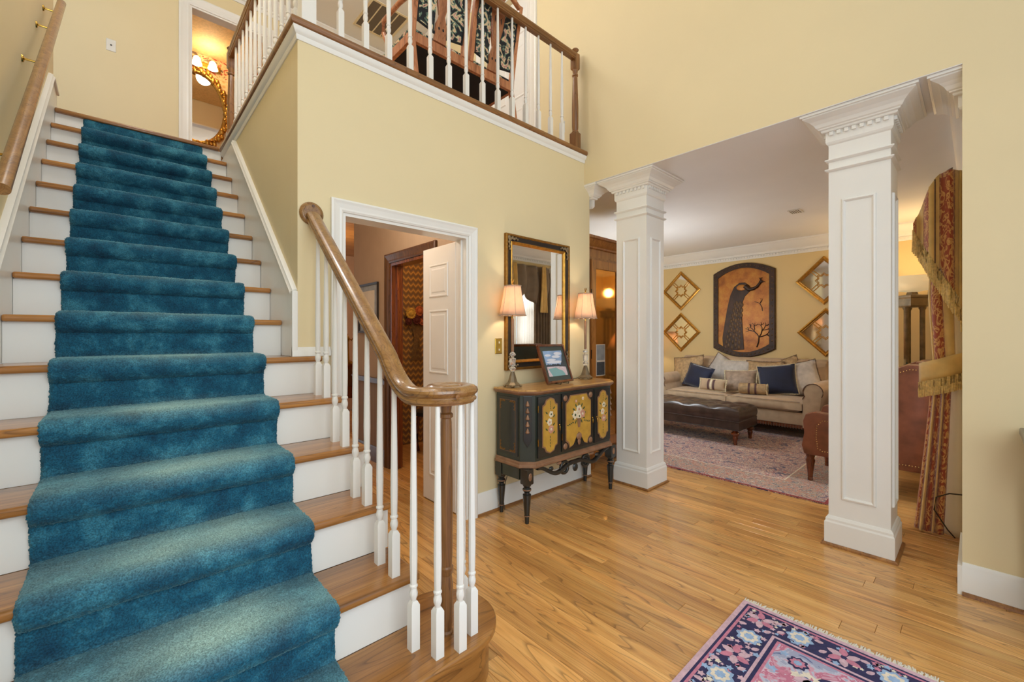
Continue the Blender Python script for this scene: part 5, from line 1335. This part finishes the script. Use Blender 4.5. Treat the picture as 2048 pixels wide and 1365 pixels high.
# ------------------------------------------------------------------ leather wing chair
wc = thing('wing_chair', 'brown leather wing chair with nailhead trim beyond the front column', 'armchair', (4.60, .24, 0))
def xprism(poly, x0, x1, name, mat, par=wc, bev=.012): return MB().prism(poly, x0, x1, 'x').build(name, mat, par, bev, smooth=50)
side = [(.02, .25), (.84, .25), (.86, .33), (.84, .44), (.85, .55), (.83, .615), (.76, .645), (.50, .62), (.36, .66), (.30, .85), (.26, 1.04), (.14, 1.10), (-.02, 1.10), (-.03, .80), (-.0, .45)]
for x0 in (0.0, .64): xprism(side, x0, x0+.10, 'arm_wing', 'brown_leather', bev=.018)
bx('seat', 'brown_leather', wc, .10, .10, .25, .64, .82, .46, bevel=.03, smooth=50)
xprism([(.0, .40), (.16, .40), (.10, 1.12), (-.05, 1.12)], .10, .64, 'backrest', 'brown_leather')
nh = MB()
def nails(pts, dx):
    for i in range(len(pts)-1):
        a, b_ = pts[i], pts[i+1]; l = sqrt((a[0]-b_[0])**2+(a[1]-b_[1])**2); n_ = max(1, int(l/.018))
        for q in range(n_): nh.ball((dx, a[0]+(b_[0]-a[0])*q/n_, a[1]+(b_[1]-a[1])*q/n_), .003, .0055, .0055, 6)
nails([(.70, .30), (.735, .32), (.745, .42), (.74, .52), (.70, .57), (.40, .57)], -.002); nails([(.40, .30), (.70, .30)], -.002)
nails([(.02, 1.06), (.13, 1.06), (.22, 1.02)], -.002); nails([(.04, .30), (.36, .30)], -.002)
n_ = nh.build('nailheads', 'nailhead', wc, smooth=60); n_['kind'] = 'stuff'
for x in (.05, .69):
    MB().lathe([(.018, 0), (.022, .012), (.018, .03), (.021, .034), (.020, .05), (.032, .15), (.038, .185), (.030, .205), (.036, .225), (.036, .255)], 14, (x, .80, .010)).build('leg', 'mahogany', wc, smooth=45)
    MB().prism([(-.06, 0), (-.02, 0), (.07, .255), (.01, .255)], x-.022, x+.022, 'x').build('leg', 'mahogany', wc, .004)
tag(MB().prism([(.0, .0), (.30, 0), (.28, .20), (.02, .20)], 0, .46, 'z', Matrix.Translation((4.72, .36, .461))).build('seat_cushion', 'brown_leather', None, .015, smooth=50), 'loose brown seat cushion on the wing chair', 'cushion')

# ------------------------------------------------------------------ corner lamps and tables
tl = thing('column_torchiere', 'triple column torchiere lamp with alabaster bowl in the corner', 'lamp', (6.75, .52, 0))
MB().lathe([(.20, 0), (.20, .04), (.17, .06), (.16, .10), (.13, .12)], 6).build('base', 'stone_bronze', tl)
for q in range(3):
    a = q*2*pi/3+.5; MB().lathe([(.030, .12), (.034, .14), (.024, .16), (.024, 1.62), (.034, 1.64), (.034, 1.66)], 12, (.085*cos(a), .085*sin(a), 0)).build('shaft', 'stone_bronze', tl, smooth=40)
MB().lathe([(.13, 1.655), (.15, 1.67), (.15, 1.75), (.17, 1.765), (.17, 1.785), (.06, 1.80), (.05, 1.83)], 6).build('capital', 'stone_bronze', tl)
MB().lathe([(.03, 1.825), (.14, 1.85), (.22, 1.90), (.265, 1.96), (.275, 2.0), (.265, 2.0), (.20, 1.91), (.03, 1.85)], 28).build('bowl', 'lit_bowl', tl, smooth=50)
point('torchiere_bulb', (6.75, .52, 2.12), 9, (1, .74, .40), .08)
et = thing('end_table', 'dark round end table by the right arm of the sofa', 'table', (6.62, .93, 0))
MB().lathe([(.30, .62), (.31, .63), (.31, .65), (.29, .66)], 28).build('top', 'walnut', et, smooth=40)
MB().lathe([(.06, .02), (.05, .10), (.025, .18), (.04, .40), (.025, .50), (.08, .62)], 16).build('pedestal', 'walnut', et, smooth=45)
MB().lathe([(.20, 0), (.20, .02), (.08, .04)], 24, (0, 0, .009)).build('base', 'walnut', et)
tb = thing('shade_lamp', 'cream shaded table lamp behind the wing chair', 'lamp', (6.62, .86, .6605))
MB().lathe([(.08, 0), (.08, .015), (.03, .03), (.05, .12), (.07, .22), (.03, .34), (.012, .38), (.012, .50)], 18).build('base', 'stone_bronze', tb, smooth=45)
s_ = MB().lathe([(.24, .42), (.10, .70)], 24, cap=False).build('shade', 'lamp_shade_cloth', tb, smooth=60); s_.modifiers.new('t', 'SOLIDIFY').thickness = .002
point('shade_lamp_bulb', (6.62, .86, 1.20), 4, (1, .78, .5), .03)
lt = thing('lamp_table', 'dark side table at the left end of the sofa', 'table', (6.75, 3.86, 0))
MB().rect_lathe([(0, .63), (.01, .64), (.01, .655), (0, .66)], -.28, .28, -.26, .26).build('top', 'walnut', lt)
bx('case', 'walnut', lt, -.26, -.24, .10, .26, .24, .63, bevel=.004)
for x in (-.24, .20):
    for y in (-.22, .18): bx('leg', 'walnut', lt, x, y, 0, x+.04, y+.04, .10)
sl_ = thing('shade_lamp', 'cream shaded lamp half hidden by the column beside the sofa', 'lamp', (6.95, 3.93, .6605))
MB().lathe([(.08, 0), (.08, .015), (.03, .03), (.06, .14), (.03, .30), (.012, .34), (.012, .46)], 18).build('base', 'alabaster', sl_, smooth=45)
s_ = MB().lathe([(.17, .42), (.11, .74)], 24, cap=False).build('shade', 'lamp_shade_cloth', sl_, smooth=60); s_.modifiers.new('t', 'SOLIDIFY').thickness = .002
point('side_lamp_bulb', (6.95, 3.93, 1.22), 4, (1, .80, .52), .03)
ts = thing('silver_teapot', 'silver teapot on the table at the left of the sofa', 'teapot', (6.58, 3.72, .661))
MB().lathe([(.05, 0), (.055, .012), (.03, .025), (.07, .06), (.085, .10), (.075, .14), (.04, .17), (.035, .19), (.012, .20), (.014, .22), (0, .225)], 20).build('body', 'silver', ts, smooth=50)
MB().tube([(0, -.08, .08), (0, -.12, .10), (0, -.14, .16)], .012, 8, scale=[1.4, 1, .7]).build('spout', 'silver', ts, smooth=60)
MB().tube([(0, -.05, .17)] + [(0, .075*cos(a*pi/10), .19+.11*sin(a*pi/10)) for a in range(9, 0, -1)], .006, 6).build('handle', 'silver', ts, smooth=60)
tag(MB().lathe([(.03, 0), (.035, .01), (.02, .02), (.05, .05), (.05, .08), (.04, .09), (.038, .085)], 16, (6.49, 3.84, .661)).build('sugar_bowl', 'silver', smooth=50), 'small silver bowl beside the teapot', 'bowl')
pp = thing('potted_plant', 'dark leafy plant peeking over the wing chair', 'plant', (5.9, .42, 0))
MB().lathe([(.10, 0), (.13, .25), (.14, .28), (.12, .28), (.11, .26)], 18).build('pot', 'stone_bronze', pp, smooth=40)
MB().lathe([(.02, .2), (.012, .75)], 8).build('stem', 'stem_brown', pp)
random.seed(8)
for i in range(26):
    a = random.uniform(0, 6.28); el = random.uniform(-.3, 1.2); l = random.uniform(.12, .22)
    m_ = Matrix.Translation((0, 0, .72+random.uniform(0, .2))) @ Matrix.Rotation(a, 4, 'Z') @ Matrix.Rotation(pi/2-el, 4, 'Y')
    MB().ball((0, 0, l*.6), .006, .03, l*.55, 6, m_).build('leaf', 'plant_green', pp, smooth=60)

# ------------------------------------------------------------------ curtains of the front window
random.seed(2)
def pleat_panel(x0, x1, y, z0, z1, amp, n, pinch_z=None, pinch=1.0, nx=61, nz=24):
    def fn(u, v):
        z = z0+(z1-z0)*v; k = 1.0
        if pinch_z is not None: k = pinch+(1-pinch)*min(1, abs(z-pinch_z)/ (pinch_z-z0 if z < pinch_z else z1-pinch_z))**.7
        xm = x0; x = xm+(x1-x0)*u*k
        return (x, y+amp*(.5+.5*sin(u*n*2*pi+.6))*(.55+.45*k), z)
    return MB().grid(fn, nx, nz)
cu = thing('drapery', 'gold and red striped drapery with fringe beside the right wall', 'curtain', (4.0, .12, 0))
cu_m = Matrix.Translation((-4.0, -.12, 0))
def CU(mb, name, mat, par=None, **kw):
    mb.m = Matrix.Identity(4); mb.v = [cu_m @ v for v in mb.v]; return mb.build(name, mat, par or cu, **kw)
# side panel hangs in folds seen edge on; folds step out into the room
def drape(xb, dx, y_wall, y_edge_fn, zs, name, mat, ph):
    def fn(u, v):
        z = zs[0]+(zs[1]-zs[0])*v; ye = y_edge_fn(z)
        return (xb+dx*u+.018*sin(u*9+z*2+ph), y_wall+(ye-y_wall)*(.25+.75*abs(sin(pi*(u*1.0+ph)))), z)
    return MB().grid(fn, 25, 30)
tie = 1.13
def edge(z):
    if z > tie: return .205+.03*(1-abs(z-1.6)/.6) if z < 2.2 else .19
    return .215+.09*((tie-z)/tie)**1.2
def strip_fn(x, y0f, y1f, z0, z1, bow=.02):
    def fn(u, v):
        z = z0+(z1-z0)*v; a, b_ = y0f(z), y1f(z)
        return (x+bow*sin(u*pi)-.012*sin(z*5), a+(b_-a)*u, z)
    return fn
lo = lambda f: (lambda z: .05+(edge(z)-.05)*f)
for i, (a, b_, mat, xo) in enumerate(((.0, .42, 'lining_cream', .035), (.42, .60, 'red_damask', .0), (.60, .66, 'gold_fabric', -.012), (.66, .82, 'red_damask', .008), (.82, .90, 'gold_fabric', -.008), (.90, 1.0, 'red_damask', .02))):
    mb = MB().grid(strip_fn(4.03+xo, lo(a), lo(b_), 0.012, tie, -.030), 8, 26); 
    o = CU(mb, 'lower_fold', mat, smooth=70); o.modifiers.new('t', 'SOLIDIFY').thickness = .006
for i, (a, b_, mat, xo) in enumerate(((.10, .38, 'lining_cream', .06), (.36, .64, 'gold_fabric', .02), (.64, .90, 'red_damask', 0.0), (.90, 1.0, 'gold_fabric', .02))):
    mb = MB().grid(strip_fn(4.05+xo, lo(a), lo(b_), tie, 2.36, -.020), 8, 26)
    o = CU(mb, 'upper_fold', mat, smooth=70); o.modifiers.new('t', 'SOLIDIFY').thickness = .006
# tie-back with bullion fringe
def tb_fn(u, v): return (4.06-.085*sin(u*pi), .045+.235*u, tie-.03-.11*(u)+.13*v+.02*u)
o = CU(MB().grid(tb_fn, 14, 5), 'tie_back', 'gold_fabric', smooth=60); o.modifiers.new('t', 'SOLIDIFY').thickness = .008
def fringe_line(fn, n, l, name, par, r=.0048):
    mb = MB()
    for i in range(n):
        p = Vector(fn(i/(n-1))); mb.tube([p, p+Vector((0, 0, -l*.5)), p+Vector((random.uniform(-.004, .004), random.uniform(-.004, .004), -l))], r, 5)
    o = CU(mb, name, 'gold_fringe', par, smooth=60); o['kind'] = 'stuff'; return o
fringe_line(lambda u: tb_fn(u, 0), 34, .105, 'tie_fringe', cu)
# swag and cascade at the top
def swag(u, v):
    # u from the wall (0) to the room side (1); v from bottom to top
    y = .045+.26*u
    zt = 2.40-.02*u-.32*max(0, u-.5)**1.2*2
    zb = 1.50+.55*u**1.1 if u > .15 else 1.50
    x = 4.02-.09*sin(pi*min(1, u*1.1))+.03*sin(u*16)
    return (x, y, zb+(zt-zb)*v)
cols = ['gold_fabric', 'gold_fabric', 'red_damask', 'gold_fabric', 'gold_dark', 'gold_fabric', 'red_damask', 'gold_fabric', 'red_damask']
bounds = [0, .16, .22, .50, .58, .60, .68, .80, .96, 1.0]
for i in range(9):
    a, b_ = bounds[i], bounds[i+1]
    o = CU(MB().grid(lambda u, v, a=a, b_=b_: swag(a+(b_-a)*u, v), 7, 14), 'swag_stripe', cols[i] if cols[i] != 'gold_dark' else 'fringe_brown', smooth=70); o.modifiers.new('t', 'SOLIDIFY').thickness = .006
fringe_line(lambda u: tuple(Vector(swag(u, 0))+Vector((-.004, 0, .005))), 46, .15, 'swag_fringe', cu, .0045)
cord = tag(MB().tube([(4.02, .065, .30), (3.97, .13, .305), (3.95, .19, .27), (3.97, .20, .18), (4.0, .14, .06), (4.02, .105, .008)], .004, 6).build('power_cord', 'cable_dark', smooth=60), 'green-brown cord looping in front of the drapery', 'cord')
# taupe valance and panel further along the window, seen in the mirror
vl = thing('window_valance', 'taupe swagged window valance seen in the wall mirror', 'curtain', (4.7, .12, 2.45))
def val(u, v):
    x = -.62+1.24*u; dip = .18+.16*abs(sin(u*2*pi))
    return (x, .03*sin(u*30)+.04*sin(pi*v), -.55*0-(dip+.28)*(1-v))
o = MB().grid(val, 90, 12).build('swag', 'taupe_drape', vl, smooth=70); o.modifiers.new('t', 'SOLIDIFY').thickness = .006
for x in (-.25, .40):
    o = MB().grid(lambda u, v, x=x: (x+.16*(u-.5)*(.4+.6*(1-v)), .06+.02*sin(u*14), -.75*(1-v)), 14, 10).build('jabot', 'gold_fabric', vl, smooth=70); o.modifiers.new('t', 'SOLIDIFY').thickness = .006
pc = thing('side_panel_curtain', 'taupe curtain panel at the far side of the window', 'curtain', (4.95, .10, 0))
o = MB().grid(lambda u, v: (.36*u, .035*sin(u*34), .012+2.35*v), 80, 8).build('panel', 'taupe_drape', pc, smooth=70); o.modifiers.new('t', 'SOLIDIFY').thickness = .006
sh_ = thing('sheer_curtain', 'white sheer across the living room window', 'curtain', (4.62, .05, 0))
o = MB().grid(lambda u, v: (.36*u, .015*sin(u*40), .30+1.9*v), 90, 4).build('panel', 'sheer_cloth', sh_, smooth=70)

bc_ = thing('bookcase', 'white built-in bookcase beside the living room window', 'bookcase', (5.42, .001, 0))
for x in (0, .62): bx('side', 'white_trim', bc_, x, 0, .1, x+.10, .20, 2.48)
bx('back', 'white_trim', bc_, .10, 0, .1, .62, .02, 2.48)
for z in (.1, .55, 1.0, 1.45, 1.9, 2.4): bx('shelf', 'white_trim', bc_, .10, .02, z, .62, .19, z+.03)
bx('plinth', 'white_trim', bc_, 0, 0, 0, .72, .21, .1)

# ------------------------------------------------------------------ upstairs settee
se = thing('settee', 'double chair-back settee with needlepoint panels seen through the balcony', 'settee', (1.50, 2.68, Z2))
SWd = .98
bx('seat_frame', 'cherry', se, 0, 0, .36, SWd, .03, .43, bevel=.004)
bx('seat_frame', 'cherry', se, 0, .47, .36, SWd, .50, .43, bevel=.004)
for x in (0, SWd-.03): bx('seat_frame', 'cherry', se, x, .03, .36, x+.03, .47, .43, bevel=.004)
bx('dust_cover', 'black_cloth', se, .03, .03, .362, SWd-.03, .47, .370)
bx('seat_pad', 'needlepoint', se, .01, .03, .43, SWd-.01, .49, .475, bevel=.015)
def stile(x, lean=-.10, h=1.02, foot=True):
    mb = MB().sweep([(-.018, -.018), (.018, -.018), (.018, .018), (-.018, .018)], [(x, -.05, 0), (x, -.02, .15), (x, .015, .36), (x, .010, .45), (x, -.04, .75), (x, lean, h)] if foot else [(x, .010, .43), (x, -.04, .75), (x, lean, h)], up=(1, 0, 0))
    return mb.build('rear_leg' if foot else 'stile', 'cherry', se, .004)
stile(.02); stile(SWd-.02); stile(SWd/2-.035, foot=False); stile(SWd/2+.035, foot=False)
for x0, x1 in ((.02, SWd/2-.035), (SWd/2+.035, SWd-.02)):
    xc = (x0+x1)/2; hw = (x1-x0)/2
    lean = lambda z: .010-.05*(z-.45)/.30 if z < .75 else -.04-.06*(z-.75)/.27
    def slab_(poly, d0, d1, name, mat):
        n_ = len(poly); vs = [(p[0], lean(p[1])+d0, p[1]) for p in poly]+[(p[0], lean(p[1])+d1, p[1]) for p in poly]
        fs = [tuple(range(n_)), tuple(range(n_, 2*n_))]+[(i, (i+1) % n_, n_+(i+1) % n_, n_+i) for i in range(n_)]
        return MB().add(vs, fs).build(name, mat, se)
    # upholstered panels either side of the pierced splat
    for s in (-1, 1):
        slab_([(xc+s*.055, .50), (xc+s*(hw-.03), .52), (xc+s*(hw-.02), .70), (xc+s*(hw-.025), .94), (xc+s*.075, .97), (xc+s*.05, .75)], -.008, .012, 'back_panel', 'needlepoint')
        MB().tube([(xc+s*.05, lean(.49)-.008, .49), (xc+s*(hw-.03), lean(.51)-.008, .51), (xc+s*(hw-.014), lean(.70)-.008, .70), (xc+s*(hw-.02), lean(.95)-.008, .95)], .010, 6).build('piping', 'black_cloth', se, smooth=60)
    slab_([(xc-.050, .44), (xc-.045, .56), (xc-.025, .62), (xc-.060, .76), (xc-.070, .90), (xc-.035, .96), (xc-.06, 1.0), (xc+.06, 1.0), (xc+.035, .96), (xc+.070, .90), (xc+.060, .76), (xc+.025, .62), (xc+.045, .56), (xc+.050, .44)], -.014, .004, 'splat', 'cherry')
    for dx, z, rx, rz in ((-.018, .53, .008, .012), (.018, .53, .008, .012), (0, .80, .009, .07), (-.03, .84, .006, .05), (.03, .84, .006, .05)):
        MB().ball((xc+dx, lean(z)-.0145, z), rx, .003, rz, 8).build('piercing', 'black_cloth', se, smooth=60)
    MB().tube([(x0, lean(1.0), 1.0), (x0+hw*.5, lean(1.05), 1.045), (xc, lean(1.06), 1.06), (x1-hw*.5, lean(1.05), 1.045), (x1, lean(1.0), 1.0)], .020, 8).build('crest_rail', 'cherry', se, smooth=60)
for x in (.02, SWd-.02):
    MB().tube([(x, -.02, .70), (x+(.03 if x > .5 else -.03), .15, .69), (x+(.05 if x > .5 else -.05), .36, .66), (x+(.03 if x > .5 else -.03), .40, .60), (x, .34, .43)], .018, 8).build('arm', 'cherry', se, smooth=60)
    MB().sweep([(-.02, -.02), (.02, -.02), (.02, .02), (-.02, .02)], [(x, .50, 0), (x, .47, .08), (x, .46, .2), (x, .49, .38)], up=(1, 0, 0)).build('front_leg', 'cherry', se, .005)

# ------------------------------------------------------------------ bathroom mirror and vanity light
bm_ = thing('oval_mirror', 'gilt carved oval mirror in the upstairs bathroom', 'mirror', (0.84, 7.715, 4.66))
ev = lambda a, ro: (ro*.33*cos(a), 0, ro*.50*sin(a))
MB().prism([(.33*cos(i*pi/24), .50*sin(i*pi/24)) for i in range(48)], -.012, -.004, 'y').build('glass', 'mirror_glass', bm_)
MB().tube([(x, -.02, z) for x, _, z in [ev(i*pi/24, 1.03) for i in range(48)]], .030, 8, True).build('frame', 'gold_leaf', bm_, smooth=60)
cv_ = MB(); random.seed(4)
for i in range(56):
    a = i*2*pi/56; r = 1.05+.05*(i % 3); x, _, z = ev(a, r); cv_.ball((x, -.04, z), .030, .022, .040*(1+.4*(i % 2)), 8)
for sg in (-1, 1):
    for a0 in (1.57, .5, -.2, -1.1): 
        c_ = ev(a0 if sg > 0 else pi-a0, 1.10); cv_.tube([(c_[0]+.05*cos(q*.7)*(1-q*.08), -.05, c_[2]+.05*sin(q*.7)*(1-q*.08)) for q in range(9)], .012, 6)
cv_.build('carving', 'gold_leaf', bm_, smooth=60)
vl_ = thing('vanity_light', 'brass vanity light with two lit glass shades in the bathroom', 'wall lamp', (0.88, 7.712, 5.30))
MB().rect_lathe([(0, 0), (.0, .02), (-.02, .03)], -.24, .24, -.045, .045, FY(0, 0, 0)).build('back_plate', 'brass', vl_)
for x in (-.06, .13):
    MB().tube([(x, -.03, 0), (x, -.10, .03), (x, -.12, .01)], .010, 8).build('arm', 'brass', vl_, smooth=60)
    MB().lathe([(.022, .04), (.040, .02), (.052, -.03), (.066, -.075), (.062, -.075), (.036, 0)], 16, (x, -.13, 0)).build('glass_shade', 'lit_glass_shade', vl_, smooth=50)

# ------------------------------------------------------------------ things seen through the doorway
hp = thing('hall_picture', 'dark framed print on the taupe hall wall', 'picture', (TX-.001, 4.46, 1.36))
m_ = PM
def ringf(w_, h_, f, d, name, mat, par):
    vs = []; fs = []
    for sx, sz in ((-1, 0), (1, 0), (1, 1), (-1, 1)):
        for a, b_ in ((0, 0), (0, d), (f, d*.7), (f, 0)): vs.append((sx*(w_/2-a), (a if sz == 0 else h_-a), b_))
    for i in range(4):
        for q in range(3): fs.append((i*4+q, i*4+q+1, ((i+1) % 4)*4+q+1, ((i+1) % 4)*4+q))
    return MB().add(vs, fs, PM).build(name, mat, par)
ringf(.48, .53, .022, .022, 'frame', 'black_frame', hp)
MB().box(-.22, .02, .002, .22, .51, .006, PM).build('mat_board', 'print_grey', hp)
MB().box(-.15, .08, .005, .15, .45, .008, PM).build('print', 'mat_cream', hp)
df = thing('dried_flower_bundle', 'dried flower bundle hung on the patterned wallpaper', 'flowers', (2.72, 4.751, 1.30))
random.seed(9)
st_ = MB()
heads = [(-.10, .30, .075, 'dry_yellow'), (.02, .33, .07, 'dry_rust'), (.10, .27, .07, 'dry_maroon'), (-.02, .22, .06, 'dry_maroon'), (.06, .20, .05, 'dry_rust'), (-.13, .20, .05, 'dry_maroon'), (.14, .36, .05, 'dry_yellow')]
for i in range(12):
    u = -.10+.02*i; st_.tube([(u*.9, -.05, .22), (u*.25, -.03, .0), (u*.7, -.03, -.28)], .005, 5)
st_.build('stems', 'stem_brown', df)
for x, z, r, mt in heads:
    mb = MB().ball((x, -.07, z), r*.6, r*.5, r*.6, 8)
    for q in range(14): a = q*2*pi/14; mb.ball((x+r*.7*cos(a), -.07, z+r*.7*sin(a)), r*.28, r*.25, r*.28, 6)
    mb.build('flower_head', mt, df, smooth=60)
sbd = thing('sideboard', 'dark sideboard in the dining room beyond the hall', 'sideboard', (2.05, 6.15, 0))
bx('top', 'mahogany', sbd, -.05, -.22, .90, .9, .22, .93, bevel=.005); bx('case', 'mahogany', sbd, 0, -.20, .45, .85, .20, .90)
for x in (.0, .79):
    for y in (-.20, .14): bx('leg', 'mahogany', sbd, x, y, 0, x+.06, y+.06, .45)
for x in (.04, .46): d = bx('drawer', 'walnut', sbd, x, -.212, .62, x+.36, -.20, .86, bevel=.003); MB().ball((x+.18, -.222, .74), .014, .014, .014, 8).build('knob', 'brass', d, smooth=60)
ca = thing('candelabra', 'brass candelabra lamp on the dining sideboard', 'lamp', (2.38, 6.05, .9305))
MB().lathe([(.09, 0), (.09, .02), (.03, .05), (.02, .30), (.035, .34), (.015, .40)], 14).build('stem', 'brass', ca, smooth=45)
for q in range(5):
    a = q*2*pi/5; e = (.15*cos(a), .15*sin(a))
    MB().tube([(0, 0, .36), (e[0]*.6, e[1]*.6, .33), (e[0], e[1], .40)], .007, 6).lathe([(.02, .40), (.024, .42)], 10, (e[0], e[1], 0)).build('arm', 'brass', ca, smooth=60)
    MB().lathe([(.010, .42), (.010, .50), (0, .53)], 8, (e[0], e[1], 0)).build('candle', 'lit_glass_shade', ca, smooth=50)
dc = thing('lacquered_stool', 'dark lacquered stool in the powder room', 'stool', (2.62, 4.25, 0))
MB().lathe([(.15, .42), (.17, .43), (.17, .47), (.14, .49)], 16).build('seat', 'black_lacquer', dc, smooth=40)
for q in range(4):
    a = q*pi/2+.6; MB().tube([(.13*cos(a), .13*sin(a), .43), (.16*cos(a), .16*sin(a), .2), (.14*cos(a), .14*sin(a), 0)], .018, 8).build('leg', 'mahogany', dc, smooth=60)

# shrub outside the living room window
hg = thing('garden_shrub', 'green shrub outside the living room window seen in the mirror', 'shrub', (4.7, -3.6, 0))
random.seed(12)
MB().lathe([(.05, 0), (.04, .9)], 8).build('trunk', 'stem_brown', hg)
fo = MB()
for i in range(420):
    a = random.uniform(0, 6.28); e = random.uniform(-.2, 1.4); r = random.uniform(.5, 1.0)
    c_ = (1.0*r*cos(a)*cos(e), .7*r*sin(a)*cos(e), 1.1+1.0*r*sin(e)); fo.ball(c_, random.uniform(.05, .11), random.uniform(.05, .11), random.uniform(.03, .07), 6)
f_ = fo.build('foliage', 'foliage_outside', hg, smooth=60); f_['kind'] = 'stuff'
